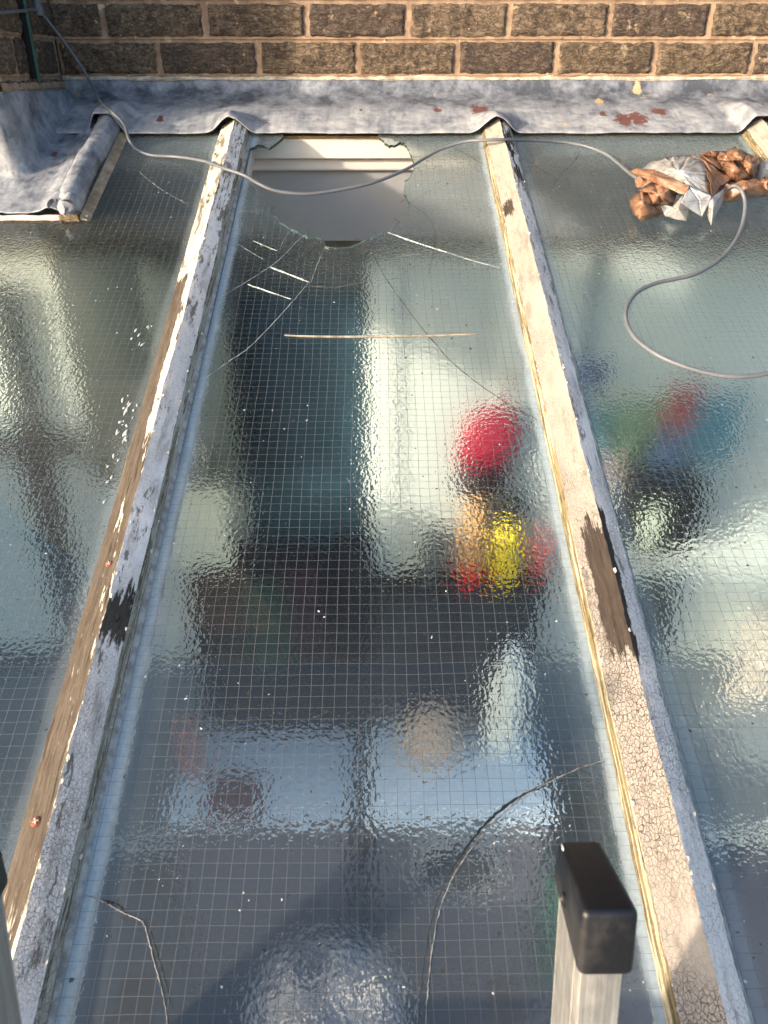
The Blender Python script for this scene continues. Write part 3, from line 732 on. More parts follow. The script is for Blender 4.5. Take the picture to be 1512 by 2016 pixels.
# ------------------------------------------------------------------ cable
M_CABLE = plain('grey_cable', (.135, .142, .158), .45, .15, 30, .0002)
def on_wall(x, y, Y): return at(x, y, Y)
def rr(x, y, e): p = rp(x, y, e); return rw(p.x, p.y, p.z)
def side(x, y):                                          # on the pier's side face
    d = ray(x, y); t = (XC + .012 - CAMP.x) / d.x; return CAMP + d * t
P = [side(-45, 29), side(0, 25), side(38, 22), at(75, 22, 1.70), at(105, 55, 1.72), at(130, 88, 1.735), at(158, 128, 1.745), at(180, 165, 1.735), rr(198, 200, .062), rr(222, 222, .060), rr(244, 245, .046), rr(254, 275, .022), rr(270, 295, .0065), rr(300, 306, .0045), rr(350, 309, .008), rr(400, 317, .022),
     rr(440, 331, .0365), rr(480, 345, .036), rr(510, 362, .026), rr(540, 375, .018), rr(580, 381, .012), rr(620, 381, .009), rr(680, 372, .007), rr(740, 358, .0062), rr(800, 333, .0045), rr(835, 312, .0055), rr(870, 293, .012), rr(915, 279, .024), rr(955, 276, .036), rr(985, 275, .0375), rr(1010, 275.5, .031), rr(1050, 277, .017), rr(1100, 279, .0065), rr(1150, 287, .0045), rr(1190, 302, .0045), rr(1215, 320, .006), rr(1245, 345, .016), rr(1275, 362, .02)]
P2 = [rr(1432, 372, .03), rr(1446, 366, .04), rr(1460, 376, .035), rr(1467, 402, .02), rr(1462, 440, .006), rr(1446, 477, .0045), rr(1417, 510, .0045), rr(1372, 538, .0045), rr(1330, 549, .0045), rr(1290, 558, .0045), rr(1255, 575, .0045), rr(1235, 602, .0045), rr(1233, 632, .0045), rr(1250, 665, .0045), rr(1290, 696, .0045), rr(1340, 719, .0045), rr(1400, 736, .0045), rr(1455, 742, .0045), rr(1512, 735, .0045), rr(1580, 715, .0045), rr(1660, 690, .0045)]
cb = empty('cable', 'thin grey cable snaking from the pier across the panes through the tape bundle', 'cable', loc=P[0])
ic = Matrix.Translation(-P[0])
mb = MB(); mb.tube(smooth_path(P, 10), 0.0032, 12); mb.build('cable_run', M_CABLE, cb, ic)
mb = MB(); mb.tube(smooth_path(P2, 10), 0.0035, 12); mb.build('cable_tail', M_CABLE, cb, ic)
mb = MB(); q = at(75, 22, 1.70); 
mb.lathe([(.010, -.008), (.012, 0), (.010, .012), (.006, .022)], q - P[0], 12); mb.build('cable_clip', M_CABLE, cb)

# ------------------------------------------------------------------ bundle of tape round the joint
def tape_mat(name, col, metal, rough, hue):
    k = NT(name); a = k.noise(40, 5, .6); w1 = k.vor(42, k.warp(k.obj(), 20, .02), 'DISTANCE_TO_EDGE').outputs['Distance']
    c = k.mix(k.ss(a, .35, .65), tuple(x * .75 for x in col), hue)
    h = k.addm(k.mul(k.ss(w1, 0, .25), .6), k.addm(k.mul(k.m('ABSOLUTE', k.sub(k.noise(75, 2, .5, None, .6), .5)), 1.6), k.mul(k.m('ABSOLUTE', k.sub(k.noise(190, 2, .5), .5)), .5)))
    return k.done(k.bsdf(c, rough, k.bump(h, .0007), metal, .5))
M_BTAPE = tape_mat('brown_parcel_tape', (.24, .12, .07), 0, .36, (.32, .18, .11)); M_STAPE = tape_mat('silver_duct_tape', (.42, .42, .415), .4, .40, (.52, .51, .50))
bun = empty('tape_bundle', 'crumpled bundle of brown parcel tape and silver tape wrapped round the cable joint', 'tape bundle', roof_at(.62, 1.5))
bo = Vector((.62, 1.5, 0))
def cz(cx, cy, e): return rp(1200 + cx / 4.846, 180 + cy / 4.846, e) - bo
def facet(mb, pts, fan=None, sub=14, amp=.0022, seed=0, crisp=0.):
    P = [cz(*p) for p in pts]; c = sum(P, Vector()) / len(P) if fan is None else cz(*fan)
    for i in range(len(P)):
        a, b = P[i], P[(i + 1) % len(P)]; base = len(mb.v); idx = {}
        for r_ in range(sub + 1):
            for q in range(sub - r_ + 1):
                p = c * (r_ / sub) + a * ((sub - r_ - q) / sub) + b * (q / sub)
                n = noise.ridged_multi_fractal(p * 38 + Vector((seed, seed, 0)), 1., 2., 3, 1., 2.)
                p = p + Vector((amp * .6 * fb(p.x * 50, p.y * 50, seed), 0, amp * (n - 1.0)))
                if crisp and 0 < r_ < sub + 1:
                    key = Vector((round(p.x, 4), round(p.y, 4), seed)) * 317.3
                    p = p + Vector((crisp * .7 * noise.cell(key), crisp * .7 * noise.cell(key + Vector((9, 1, 4))), crisp * noise.cell(key + Vector((3, 7, 1))))) if r_ < sub else p
                idx[r_, q] = mb.vert(p)
        for r_ in range(sub):
            for q in range(sub - r_):
                mb.face((idx[r_, q], idx[r_, q + 1], idx[r_ + 1, q]))
                if q < sub - r_ - 1: mb.face((idx[r_, q + 1], idx[r_ + 1, q + 1], idx[r_ + 1, q]))
mb = MB(); facet(mb, [(310, 735, .014), (400, 670, .03), (560, 625, .042), (760, 605, .052), (890, 665, .06), (940, 800, .058), (972, 990, .035), (760, 905, .052), (600, 830, .05), (430, 760, .040)], (660, 770, .068), 5, .001, 1, .0026)
facet(mb, [(760, 905, .056), (975, 1000, .046), (962, 1040, .040), (880, 1200, .016), (675, 1060, .042)], None, 10, .0012, 2)
facet(mb, [(972, 1015, .042), (1105, 915, .034), (1098, 1010, .016), (968, 1280, .006), (930, 1180, .012), (945, 1080, .034)], (985, 1100, .036), 10, .0012, 3)
facet(mb, [(700, 985, .038), (600, 1100, .018), (528, 1190, .005), (640, 1225, .004), (735, 1240, .004), (760, 1130, .018)], (650, 1120, .026), 10, .001, 4)
facet(mb, [(480, 1075, .02), (600, 1100, .018), (528, 1190, .004)], None, 8, .0008, 5)
o = mb.build('silver_tape', M_STAPE, bun, angle=24); solid(o, .0006)
mb = MB(); facet(mb, [(180, 770, .012), (250, 732, .03), (420, 752, .046), (600, 830, .053), (762, 905, .058), (722, 988, .047), (560, 930, .046), (380, 850, .040), (265, 800, .02)], (450, 820, .054), 12, .0016, 6)
facet(mb, [(215, 790, .014), (290, 810, .026), (330, 860, .03), (420, 850, .038), (300, 930, .02), (270, 900, .008)], None, 10, .004, 16)
facet(mb, [(765, 603, .054), (900, 655, .062), (1060, 770, .045), (1172, 840, .034), (1060, 900, .034), (985, 1022, .036), (960, 900, .056), (925, 760, .062)], (990, 810, .05), 12, .0022, 7)
facet(mb, [(1105, 890, .034), (1330, 835, .04), (1430, 850, .034), (1530, 885, .030), (1560, 975, .010), (1300, 1020, .010), (1095, 1068, .006)], (1300, 930, .040), 12, .003, 8)
facet(mb, [(1120, 560, .040), (1190, 525, .048), (1300, 590, .056), (1420, 640, .048), (1425, 740, .030), (1360, 835, .030), (1280, 700, .058)], None, 12, .005, 9)

SH = [([(190, 1050, .014), (270, 950, .026), (345, 955, .034), (410, 1075, .030), (485, 1185, .006), (300, 1240, .003), (225, 1170, .006)], (315, 1060, .044)),
      ([(270, 945, .026), (430, 868, .040), (560, 900, .044), (645, 970, .036), (600, 1100, .014), (485, 1090, .016), (405, 1085, .026), (345, 960, .030)], (470, 985, .050)),
      ([(1105, 600, .044), (1190, 525, .050), (1312, 590, .056), (1268, 660, .060), (1150, 665, .046)], (1205, 610, .066)),
      ([(1310, 588, .056), (1420, 638, .046), (1428, 742, .030), (1360, 836, .030), (1290, 765, .046), (1268, 660, .058)], (1345, 705, .066)),
      ([(855, 592, .050), (960, 566, .052), (1050, 575, .046), (1125, 600, .044), (1152, 665, .038), (1085, 765, .034), (960, 680, .050)], (1020, 650, .034)),
      ([(1075, 690, .040), (1170, 640, .046), (1290, 760, .050), (1362, 836, .032), (1200, 858, .034), (1120, 810, .036)], (1195, 745, .060)),
      ([(1425, 850, .030), (1480, 815, .034), (1560, 830, .030), (1570, 930, .020), (1500, 940, .034)], (1500, 870, .044))]
SH += [([(860, 600, .030), (1120, 570, .026), (1190, 530, .030), (1410, 645, .024), (1420, 760, .014), (1560, 900, .010), (1300, 1005, .006), (1100, 1060, .004), (960, 900, .026)], (1160, 790, .036)),
       ([(200, 1050, .008), (270, 955, .014), (430, 880, .026), (640, 970, .024), (600, 1095, .010), (485, 1180, .004), (300, 1235, .002), (230, 1165, .004)], (410, 1040, .026))]
for i_, (poly, mid_) in enumerate(SH): facet(mb, poly, mid_, 3, .0006, 30 + i_ * 3, .0034)
o = mb.build('brown_tape', M_BTAPE, bun, angle=8); solid(o, .0006)
mb = MB(); c = cz(1490, 780, .022)
mb.lathe([(.012, -.02), (.020, -.016), (.021, .006), (.016, .016), (.006, .019)], c, 18); mb.build('joint_housing', plain('grey_plastic', (.22, .23, .25), .5), bun)

# ------------------------------------------------------------------ ladder
LEAN = R(75); LD = Vector((0, math.cos(LEAN), math.sin(LEAN))); LF = Vector((0, -math.sin(LEAN), math.cos(LEAN)))
lad0 = CAMP + ray(1200, 1788) * .437                     # front top edge of the right stile's cap
LM = Matrix(((1, 0, 0, 0), (0, -LF.y, LD.y, 0), (0, -LF.z, LD.z, 0), (0, 0, 0, 1)))   # local x across, y away from the climber, z up the ladder
LM.translation = lad0
LEN = lad0.z / LD.z
lad = empty('ladder', 'aluminium ladder with black plastic end caps, standing in front of the roof', 'ladder', LM)
def alu():
    k = NT('worn_aluminium'); a = k.noise(1, 5, .6, k.sc((200, 200, 6))); b = k.noise(60, 5, .7)
    c = k.mix(k.ss(a, .3, .7), (.36, .355, .335), (.50, .49, .46)); c = k.mix(k.mul(k.ss(b, .6, .7), .5), c, (.25, .23, .20))
    return k.done(k.bsdf(c, k.ss(b, .3, .7, .38, .6), k.bump(k.addm(a, k.mul(b, .5)), .0006), .75, .5))
M_ALU = alu()
def capm():
    k = NT('black_plastic'); a = k.noise(70, 5, .7); s_ = k.noise(25, 4, .6, k.sc((1, .4, 1)))
    c = k.mix(k.ss(s_, .5, .72), (.006, .007, .010), (.030, .029, .030)); c = k.mix(k.mul(k.ss(a, .66, .72), .6), c, (.20, .18, .16))
    return k.done(k.bsdf(c, .42, k.bump(a, .0006), 0, .5))
M_CAP = capm()
def stile(xc, sgn):
    mb = MB(); w_ = .0125
    # C-channel: outer web, front and back flanges with lips
    mb.box((xc - w_, .004, -LEN), (xc + w_, .0065, -.03), .0008); mb.box((xc - w_, .058, -LEN), (xc + w_, .0605, -.03), .0008)
    mb.box((xc - w_, .0066, -LEN), (xc - w_ + .0025, .0579, -.03), .0006); mb.box((xc + w_ - .0025, .0066, -LEN), (xc + w_, .0579, -.03), .0006)
    mb.box((xc - w_ - .0012, .014, -LEN), (xc - w_ - .0001, .0165, -.031), .0004)
    st = mb.build('stile', M_ALU, lad)
    bm = bmesh.new(); bmesh.ops.create_cube(bm, size=1)
    for v in bm.verts:
        v.co = Vector((xc + v.co.x * .033, .031 + v.co.y * .070, -.022 + v.co.z * .046))
        if v.co.y > .05 and v.co.z > -.01: v.co.z -= .006; v.co.x = xc + (v.co.x - xc) * .86
        if v.co.y > .05: v.co.z += .012 if v.co.z < -.01 else 0
    bmesh.ops.bevel(bm, geom=list(bm.edges), offset=.0048, segments=4, affect='EDGES', profile=.5)
    mb = MB(); mb.add(bm); cp = mb.build('end_cap', M_CAP, st)
    mb = MB(); mb.lathe([(.0046, 0), (.0046, .0012), (.003, .0018), (.002, .0008)], (0, 0, 0), 14)
    for i, p in enumerate(mb.v): mb.v[i] = (xc - sgn * .0155 - sgn * p[2], .036 + p[0], -.026 + p[1])
    mb.build('rivet', plain('dull_rivet', (.05, .05, .05), .35, .3, 200, .0003, .6), cp)
    mb = MB(); P_ = [Vector((xc - sgn * .0125, .062 - .010 * t - .003 * math.sin(t * 3), -.0055 + .0012 * math.sin(t * 5) - .004 * t)) for t in [i / 10 for i in range(11)]]
    mb.tube(P_, lambda t: .0011 * math.sin(math.pi * (t * .9 + .05)), 6); mb.build('scuff', plain('white_scuff', (.75, .72, .68), .7), cp)
GAP = .3885
stile(0, 1); stile(-GAP, -1)
M_RUNG = M_ALU
for i in range(7):
    z = -.22 - i * .28
    if -z > LEN - .1: break
    mb = MB(); mb.box((-GAP + .012, .018, z - .014), (-.012, .046, z + .014), .004); mb.build('rung', M_RUNG, lad)

# ------------------------------------------------------------------ room under the glass
M_WP = plain('white_gloss_trim', (.58, .54, .51), .5, .06, 12, .0004)
tr = empty('ceiling_trim', 'white painted head beam and boarding seen through the broken hole', 'trim', loc=(0, 1.7, 2.3))
it = Matrix.Translation((0, -1.7, -2.3))
mb = MB(); mb.box((-1.5, 1.615, 2.531), (1.6, 1.76, 2.572), .003); mb.build('head_beam', M_WP, tr, it)
mb = MB(); mb.box((-1.5, 1.64, 2.504), (1.6, 1.759, 2.5305), .006); mb.build('moulding', M_WP, tr, it)
mb = MB(); mb.box((-1.5, 1.662, 2.348), (1.6, 1.758, 2.5035), .002); mb.build('board', plain('shaded_white_board', (.25, .25, .26), .6, .05, 8), tr, it)  # white board coloured grey, its shade is in the paint
mb = MB(); mb.box((-1.5, 1.685, 2.328), (1.6, 1.757, 2.3475), .001); mb.build('gap_shade', plain('gap_shade_brown', (.10, .085, .075), .7), tr, it)  # brown strip standing in for the shade of the gap under the board
M_BAT = plain('raw_batten', (.34, .20, .10), .85, .4, 40, .001)
mb = MB(); mb.box((-1.4, 1.612, 2.5725), (1.5, 1.655, 2.577), .001); mb.build('batten', M_BAT, tr, it)

def quick(name, label, cat, mb, mat, loc=None, group=None):
    return tag(mb.build(name, mat), label, cat, group)
# door and frame in the house wall
door = empty('door', 'dark teal door in the house wall, blurred behind the cracked pane', 'door', loc=(-.19, 1.74, 0)); idr = Matrix.Translation((.19, -1.74, 0))
M_TEAL = plain('teal_paint', (.045, .095, .125), .5, .15, 6); M_ARCH = plain('cream_architrave', (.72, .715, .66), .5, .05, 8)
mb = MB(); mb.box((-.372, 1.725, 0), (-.02, 1.759, 2.215), .004); d_ = mb.build('door_leaf', M_TEAL, door, idr)
for z0, z1 in ((.15, .85), (1.0, 1.42), (1.52, 2.1)):
    mb = MB(); mb.box((-.315, 1.716, z0), (-.075, 1.7245, z1), .003); mb.build('panel', M_TEAL, d_)
mb = MB(); mb.box((-.017, 1.702, 0), (.072, 1.759, 2.28), .008); mb.build('door_frame', M_ARCH, door, idr)
mb = MB(); mb.box((-.372, 1.70, 2.217), (-.019, 1.758, 2.30), .008); mb.build('door_head', plain('grey_head', (.16, .17, .16), .6), door, idr)
pn = empty('added_wall_panel', 'added cream board brightening the house wall by the teal door, behind the red bag', 'panel', loc=(.3, 1.74, 1.4)); ipn = Matrix.Translation((-.3, -1.74, -1.4))  # added board, set forward of the wall to catch more light
M_PANEL = plain('cream_board', (.60, .605, .57), .6, .05, 6)
mb = MB(); mb.box((.074, 1.712, 1.37), (.30, 1.759, 2.30), .003); mb.build('board', M_PANEL, pn, ipn)
mb = MB(); mb.box((.302, 1.712, 1.37), (.54, 1.759, 2.30), .003); mb.build('board', M_PANEL, pn, ipn)
# hanging cupboard left of the door
cup = empty('wall_cupboard', 'dark grey green cupboard on the house wall left of the teal door', 'cupboard', loc=(-.54, 1.6, 1.745)); icu = Matrix.Translation((.54, -1.6, -1.745))
M_CUP = plain('grey_green_paint', (.040, .052, .052), .5, .12, 7)
mb = MB(); mb.box((-.735, 1.56, 1.745), (-.345, 1.66, 2.34), .006); mb.build('carcass', M_CUP, cup, icu)
for xa in (-.733, -.539):
    mb = MB(); mb.box((xa, 1.542, 1.755), (xa + .19, 1.559, 2.33), .004); d2 = mb.build('cupboard_door', M_CUP, cup, icu)
    mb = MB(); mb.tube([(xa + .09, 1.53, 1.80), (xa + .09, 1.522, 1.84), (xa + .09, 1.53, 1.88)], .006, 8); mb.build('handle', M_ALU, d2)
# glazed cream window at far left
win = empty('window', 'pale curtained window with grey frame, blurred behind the pane beside the pier', 'window', loc=(-1.1, 1.73, 1.2)); iw = Matrix.Translation((1.1, -1.73, -1.2))
M_CURT = plain('cream_curtain', (.80, .82, .74), .9, .06, 5); M_FRM = plain('grey_frame', (.055, .07, .075), .5, .1, 9)
mb = MB()
mb.grid(lambda s, t: Vector((-1.42 + .56 * s, 1.745 + .008 * math.sin(s * 40 + .4 * math.sin(t * 6)), 1.02 + 1.2 * t)), 60, 10); mb.build('curtain', M_CURT, win, iw)
for a, b in (((-1.0, 1.70, 1.0), (-.925, 1.735, 2.24)), ((-1.45, 1.70, 1.0), (-1.39, 1.735, 2.24))):
    mb = MB(); mb.box(a, b, .005); mb.build('mullion', M_FRM, win, iw)
for a, b in (((-1.389, 1.702, 1.76), (-1.001, 1.733, 1.815)), ((-.924, 1.702, 1.76), (-.83, 1.733, 1.815)), ((-1.389, 1.702, 1.0), (-.82, 1.733, 1.05))):
    mb = MB(); mb.box(a, b, .005); mb.build('transom', M_FRM, win, iw)

def cloth(w_, h_, seed, folds=5, depth=.03, taper=.0, sag=.03, n=40):
    mb = MB(); ph = seed * 1.7
    def fn(s, t):
        x = (s - .5) * w_ * (1 - taper * t) ; y = -depth * (.5 + .5 * math.sin(s * folds * 6.28 + ph + .8 * math.sin(t * 3 + ph))) * (.4 + .6 * (1 - t)) + .25 * depth * fb(s * 3, t * 3, seed)
        z = -h_ * (1 - t) - sag * math.sin(math.pi * s) * (t) + .02 * fb(s * 4, 1, seed) * (1 - t)
        return Vector((x, y, z))
    mb.grid(fn, n, n); return mb
def hang(name, label, cat, px, py, Y, w_, h_, mat, seed, group=None, **kw):
    o = cloth(w_, h_, seed, **kw).build(name, mat); o.location = at(px, py, Y); solid(o, .006); tag(o, label, cat, group); return o
M_NAVY = plain('navy_cloth', (.004, .006, .016), .9, .3, 20); M_DGREEN = plain('bottle_green_cloth', (.010, .045, .035), .9, .3, 20); M_PLUM = plain('plum_cloth', (.035, .012, .028), .9, .3, 20)
hang('coat', 'dark navy coat hanging in front of the teal door', 'coat', 545, 1050, 1.66, .54, .72, M_NAVY, 1, folds=3, depth=.05)
hang('jacket', 'dark green jacket hanging before the navy coat', 'jacket', 520, 1130, 1.60, .12, .36, M_DGREEN, 2, folds=1.5)
hang('scarf', 'dark plum scarf hanging before the navy coat', 'scarf', 590, 1110, 1.60, .10, .30, M_PLUM, 3, folds=1.5)
hang('towel', 'pale cream towel hanging beside the weathered bar, blurred behind the cracked pane', 'towel', 385, 955, 1.60, .155, .27, plain('cream_towel', (.62, .62, .50), .9, .08, 8), 4, folds=1, depth=.015)
# dark chest right of the door with things standing on it
Z1 = 1.365
ch = empty('cabinet', 'near black cabinet under the shelf things, right of the teal door', 'cabinet', loc=(.25, 1.6, .86)); ich = Matrix.Translation((-.25, -1.6, -.86))
M_DK = plain('black_brown_wood', (.012, .010, .014), .45, .3, 12)
mb = MB(); mb.box((-.015, 1.64, .872), (.50, 1.758, Z1 - .02), .004); mb.build('carcass', M_DK, ch, ich)
mb = MB(); mb.box((-.03, 1.615, Z1 - .019), (.515, 1.758, Z1), .005); mb.build('cabinet_top', M_DK, ch, ich)
for xa in (-.01, .246):
    mb = MB(); mb.box((xa, 1.622, .885), (xa + .248, 1.6395, Z1 - .03), .004); mb.build('cabinet_door', plain('navy_door', (.016, .022, .035), .5, .2, 9), ch, ich)
def bottle(name, label, cat, px, Y, zb, prof, mat, cap=None, sx=1., sy=1.):
    x = at(px, 1100, Y).x
    r_ = empty(name, label, cat, loc=(x, Y, zb)); mb = MB(); mb.lathe(prof, (0, 0, 0), 24, sx, sy); mb.build('body', mat, r_)
    if cap:
        mb = MB(); mb.lathe([(r2, z + .001) for r2, z in cap[0]], (0, 0, 0), 20); mb.build('lid', cap[1], r_)
    return r_
M_RED = plain('red_plastic', (.36, .02, .045), .35, .1, 9); M_YEL = plain('yellow_plastic', (.72, .52, .01), .35, .1, 9); M_ORA = plain('tan_orange', (.58, .30, .12), .5, .15, 9); M_CAPR = plain('scarlet_plastic', (.75, .03, .02), .35, .1, 9)
bottle('bottle', 'yellow plastic bottle standing on the near black cabinet', 'bottle', 995, 1.662, Z1, [(.03, 0), (.040, .01), (.042, .15), (.034, .19), (.020, .21)], M_YEL, ([(.030, .21), (.036, .225), (.036, .27), (.02, .28)], M_DK))
bottle('bottle', 'tan bottle with a red foot beside the yellow bottle', 'bottle', 930, 1.662, Z1, [(.032, .055), (.039, .06), (.040, .15), (.036, .19), (.022, .21), (.030, .212), (.03, .27), (.02, .28)], M_ORA, ([(.036, -.001), (.040, .006), (.040, .053)], M_CAPR))
bottle('bottle', 'pinkish red bottle close to the cream bar, right of the yellow bottle', 'bottle', 1066, 1.662, Z1, [(.018, 0), (.024, .01), (.024, .14), (.010, .17)], plain('dusky_red', (.45, .08, .08), .4, .1, 9))
bottle('jar', 'small dark jar left of the tan bottle on the near black cabinet', 'jar', 850, 1.665, Z1 , [(.026, 0), (.032, .006), (.036, .13), (.026, .15)], plain('smoky_glass', (.10, .11, .11), .3, .2, 20))
# red bag on a hook with black foot
rbg = empty('bag', 'bright red cloth bag hanging above the yellow bottle', 'bag', loc=at(962, 862, 1.66))
bm = bmesh.new(); bmesh.ops.create_icosphere(bm, subdivisions=4, radius=1); mb = MB()
for v in bm.verts:
    n_ = v.co.copy(); k_ = 1 + .12 * noise.noise(n_ * 2.2) + .16 * noise.noise(n_ * 1.6 + Vector((5, 2, 2)))
    z = math.copysign(abs(n_.z) ** .6, n_.z) * .084; v.co = Vector((math.copysign(abs(n_.x) ** .55, n_.x) * .072 * k_ + .20 * z, n_.y * .04, z * k_ - .012 * abs(n_.x)))
mb.add(bm); mb.build('body', M_RED, rbg)
mb = MB(); mb.tube([(.03, 0, .085), (.045, 0, .13), (.05, .02, .16)], .005, 8); mb.build('strap', M_RED, rbg)
mb = MB(); mb.lathe([(.055, -.165), (.070, -.155), (.072, -.10), (.06, -.085)], (-.014, -.01, 0), 24, 1, .6); mb.build('base', M_DK, rbg)
# appliances
M_DKB = plain('graphite_enamel', (.075, .07, .09), .35, .1, 9)
def washer(x0, x1, ztop, y0, y1, label, mat, port=True):
    r_ = empty('washing_machine', label, 'washing machine', loc=((x0 + x1) / 2, y1, 0)); m_ = Matrix.Translation((-(x0 + x1) / 2, -y1, 0))
    mb = MB(); mb.box((x0, y0, .02), (x1, y1, ztop - .03), .012); mb.build('body', M_DKB, r_, m_)
    mb = MB(); mb.box((x0 - .004, y0 - .008, ztop - .029), (x1 + .004, y1, ztop), .01); mb.build('worktop', mat, r_, m_)
    if not port: return r_
    mb = MB(); c = ((x0 + x1) / 2, y0 - .004, ztop - .20); n0 = len(mb.v)
    mb.lathe([(.145, 0), (.14, .02), (.12, .03), (.11, .012)], (0, 0, 0), 36)
    for i, p in enumerate(mb.v): mb.v[i] = (c[0] + p[0], c[1] - p[2], c[2] + p[1])
    dr = mb.build('porthole_door', plain('grey_rim', (.20, .21, .23), .35), r_, m_)
    mb = MB(); mb.lathe([(.108, 0), (.104, .012), (.07, .03), (.02, .036)], (0, 0, 0), 36)
    for i, p in enumerate(mb.v): mb.v[i] = (c[0] + p[0], c[1] - .012 - p[2], c[2] + p[1])
    mb.build('porthole_glass', plain('dark_glass', (.012, .013, .018), .08), dr)
    mb = MB(); mb.box((x0 + .02, y0 - .006, ztop - .105), (x1 - .02, y0 - .0005, ztop - .04), .003); mb.build('control_panel', plain('panel_grey', (.12, .12, .13), .5), r_, m_)
ZT = .86
M_APP = plain('white_enamel', (.62, .69, .78), .3, .03, 6, .0002)
washer(-.02, .50, ZT, 1.21, 1.57, 'pale topped washing machine with a round door, blurred below the near black cabinet', M_APP)
washer(-.60, -.075, ZT - .02, 1.23, 1.57, 'pale topped low appliance below the navy coat, left of the one with the round door', plain('off_white_enamel', (.48, .54, .60), .3, .05, 6, .0002), False)
x = at(868, 1400, 1.45).x; zc = ZT
r_ = bottle('storage_jar', 'round beige pot standing on the washing machine', 'pot', 868, 1.46, ZT, [(.05, 0), (.085, .02), (.094, .07), (.085, .12), (.06, .15), (.045, .155)], plain('beige_clay', (.40, .29, .22), .7, .15, 12), ([(.05, .156), (.04, .168), (.012, .178)], plain('beige_lid', (.38, .28, .22), .7)))
bottle('detergent_bottle', 'tall white detergent bottle standing behind the beige pot', 'bottle', 1030, 1.49, ZT, [(.055, 0), (.066, .012), (.066, .16), (.058, .28), (.03, .33), (.02, .35)], plain('milky_plastic', (.62, .63, .60), .4, .06, 8), ([(.022, .35), (.022, .39), (.018, .398)], M_APP))
bottle('bottle', 'dull pink bottle on the left washing machine beside the weathered bar', 'bottle', 310, 1.40, ZT - .02, [(.03, 0), (.035, .01), (.035, .17), (.015, .21), (.012, .24)], plain('dull_pink', (.34, .15, .13), .5, .15, 9))
mb = MB(); mb.grid(lambda s, t: Vector((-.50 + .16 * s, 1.22 + .16 * t, ZT - .016 + .02 * (.5 + .5 * fb(s * 3, t * 3, 4)) * math.sin(math.pi * s))), 24, 24)
o = quick('cloth', 'dark maroon cloth lying on the left washing machine', 'cloth', mb, plain('maroon_cloth', (.09, .015, .025), .9, .3, 20)); solid(o, .004)
# laundry basket and green crate on the floor
M_LIN = plain('oatmeal_linen', (.36, .32, .32), .9, .15, 14); 
lb_ = empty('laundry_basket', 'pale laundry basket on the floor, blurred at the foot of the cracked pane', 'basket', loc=(-.14, .90, 0))
mb = MB(); mb.lathe([(.15, 0), (.17, .02), (.21, .46), (.222, .48), (.205, .485), (.165, .06)], (0, 0, 0), 32); mb.build('body', plain('grey_plastic_weave', (.26, .25, .265), .6, .1, 30), lb_)
mb = MB()
def heap(s_, t):
    a = 2 * math.pi * s_; r_ = .008 + .197 * t; x, y = r_ * math.cos(a) * 1.06, r_ * math.sin(a)
    z = .455 + .09 * (1 - t * t) + .13 * fb(x * 9 + 3, y * 9, 1) * (1 - t ** 4) + .05 * math.exp(-((x - .07) ** 2 + y * y) / .004) + .045 * math.exp(-((x + .09) ** 2 + (y - .03) ** 2) / .004) + .012 * fb(x * 40, y * 40, 3)
    return Vector((x, y, z))
mb.grid(heap, 60, 30, closed_u=True, flip=True); mb.build('laundry', M_LIN, lb_)
gc = empty('crate', 'dark green crate beside the white washing machine', 'crate', loc=(.66, 1.38, 0))
M_GC = plain('green_crate', (.015, .06, .035), .5, .2, 12)
mb = MB(); mb.box((-.12, -.17, 0), (.12, .17, .02), .006); mb.build('base', M_GC, gc)
for a, b in (((-.125, -.18, .0205), (-.11, .18, .62)), ((.11, -.18, .0205), (.125, .18, .62)), ((-.1095, -.18, .0205), (.1095, -.165, .62)), ((-.1095, .165, .0205), (.1095, .18, .62))):
    mb = MB(); mb.box(a, b, .004); mb.build('side', M_GC, gc)
# coloured cloths on the wall behind the right pane
G = 'coloured cloths pegged on the house wall'
def cl(px, py, w_, h_, col, what, seed, Y=1.70):
    hang('hanging_cloth', what, 'cloth', px, py, Y, w_, h_, plain('dyed_cloth', tuple(.6 * c + .06 for c in col), .9, .12, 10), seed, group=G, folds=2, depth=.02)
cl(1163, 705, .085, .085, (.06, .11, .30), 'deep blue cloth pegged highest, close to the cream bar', 11)
cl(1180, 790, .08, .16, (.08, .30, .30), 'teal cloth hanging under the deep blue one', 12)
cl(1268, 775, .13, .20, (.22, .36, .20), 'green cloth hanging left of the red one', 13)
cl(1352, 750, .08, .13, (.55, .08, .07), 'red cloth hanging between the green and the sky blue ones', 14, 1.66)
cl(1412, 770, .14, .22, (.08, .34, .46), 'sky blue cloth hanging right of the red one', 15)
cl(1320, 840, .09, .13, (.14, .26, .50), 'mid blue cloth hanging under the red one', 16, 1.68)
cl(1205, 880, .07, .12, (.40, .26, .24), 'dusty pink cloth hanging lowest, near the teal one', 17)
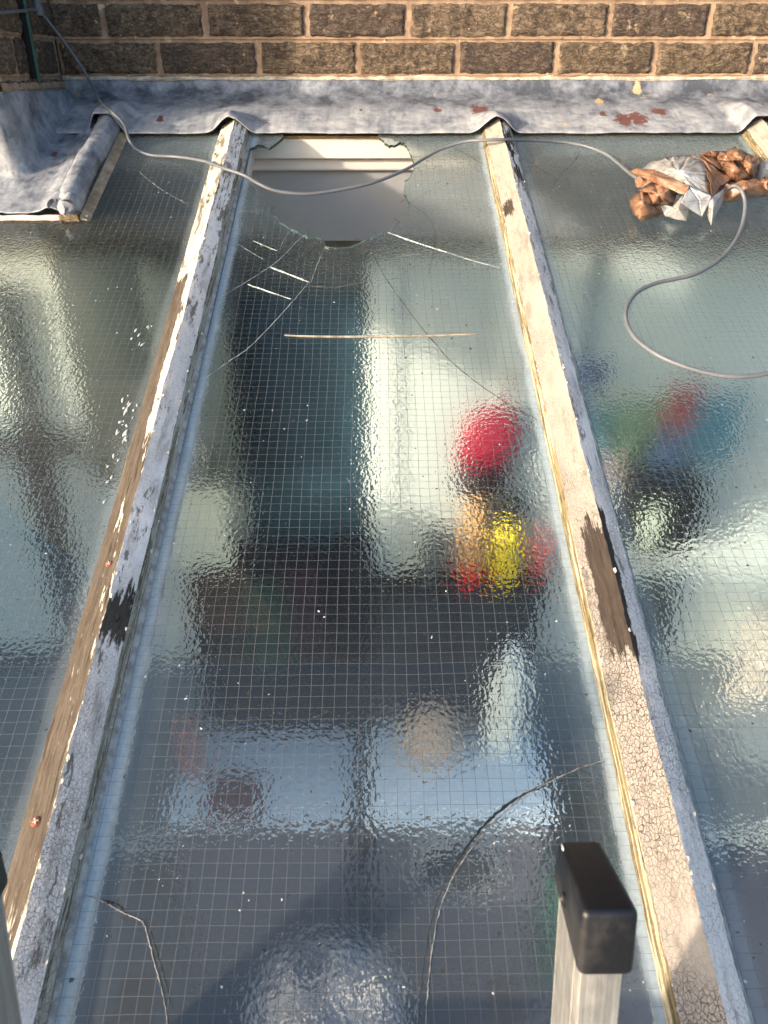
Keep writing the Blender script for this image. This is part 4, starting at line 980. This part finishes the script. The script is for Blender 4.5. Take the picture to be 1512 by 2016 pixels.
# black leather bag with pale paper on a hook
hb = empty('shoulder_bag', 'black bag hanging on the house wall below the coloured cloths', 'bag', loc=at(1290, 1010, 1.64))
M_BK = plain('black_leather', (.012, .013, .012), .5, .3, 30)
mb = MB()
bm = bmesh.new(); bmesh.ops.create_icosphere(bm, subdivisions=4, radius=1)
for v in bm.verts:
    n_ = v.co.copy(); k_ = 1 + .15 * noise.noise(n_ * 2.5 + Vector((4, 4, 4))); v.co = Vector((math.copysign(abs(n_.x) ** .7, n_.x) * .13 * k_, n_.y * .05 * k_, math.copysign(abs(n_.z) ** .8, n_.z) * .135 * k_))
mb.add(bm); mb.build('body', M_BK, hb)
mb = MB(); mb.tube([(-.08, 0, .10), (-.06, .02, .18), (0, .05, .22), (.06, .02, .18), (.08, 0, .10)], .007, 8); mb.build('strap', M_BK, hb)
mb = MB(); mb.box((-.055, -.062, -.075), (.0, -.054, .055), .003); mb.build('paper', plain('pale_paper', (.55, .60, .48), .8), hb)
hang('apron', 'dark grey apron hanging under the black bag', 'apron', 1290, 1130, 1.66, .14, .34, plain('grey_cotton', (.055, .065, .065), .9, .2, 12), 21, folds=2)
hang('blanket', 'peach blanket hanging at the far end of the house wall', 'blanket', 1530, 1190, 1.68, .16, .4, plain('peach_wool', (.52, .45, .38), .9, .12, 12), 22, folds=2)

# ------------------------------------------------------------------ frame of the lean-to, floor and ground
M_TIM = plain('painted_timber', (.55, .54, .52), .6, .12, 10)
ev = empty('eaves_beam', 'painted timber beam carrying the lower ends of the bars', 'beam', ROOF)
mb = MB(); mb.box((-1.45, .046, -.20), (1.5, .072, -.0455), .003); mb.build('beam', M_TIM, ev)
for xx in (-1.42, 1.42):
    mb = MB(); mb.box((xx - .035, .085, .02), (xx + .035, .15, 1.80), .003); tag(mb.build('post', M_TIM), 'painted timber post under the %s end of the eaves beam' % ('pier' if xx < 0 else 'open'), 'post', 'timber posts of the lean-to')
mb = MB(); mb.box((-1.6, -.02, 0), (-1.46, YW - .031, 2.0), 0.0)
tag(mb.build('side_wall', M_PLAST, smooth=False), 'cream plastered side wall under the pier end of the roof', 'wall')
k = NT('dark_carpet'); a = k.noise(14, 5, .6); kb = k.noise(200, 3, .7)
M_FLOOR = k.done(k.bsdf(k.mix(a, (.060, .052, .064), (.11, .10, .115)), .9, k.bump(kb, .003), 0, .2))
mb = MB(); mb.box((-1.6, -.02, -.05), (1.9, YW, 0)); tag(mb.build('floor', M_FLOOR, smooth=False), 'dark carpet floor of the room', None, None, 'structure')
k = NT('garden_paving'); a = k.noise(3, 6, .6)
M_GND = k.done(k.bsdf(k.mix(a, (.16, .15, .13), (.28, .26, .23)), .9, k.bump(k.noise(30, 5), .01)))
mb = MB(); mb.grid(lambda s, t: Vector((-120 + 240 * s, -120 + 240 * t, -.054)), 8, 8); tag(mb.build('ground', M_GND, smooth=False), 'pale paving ground outside', None, None, 'structure')
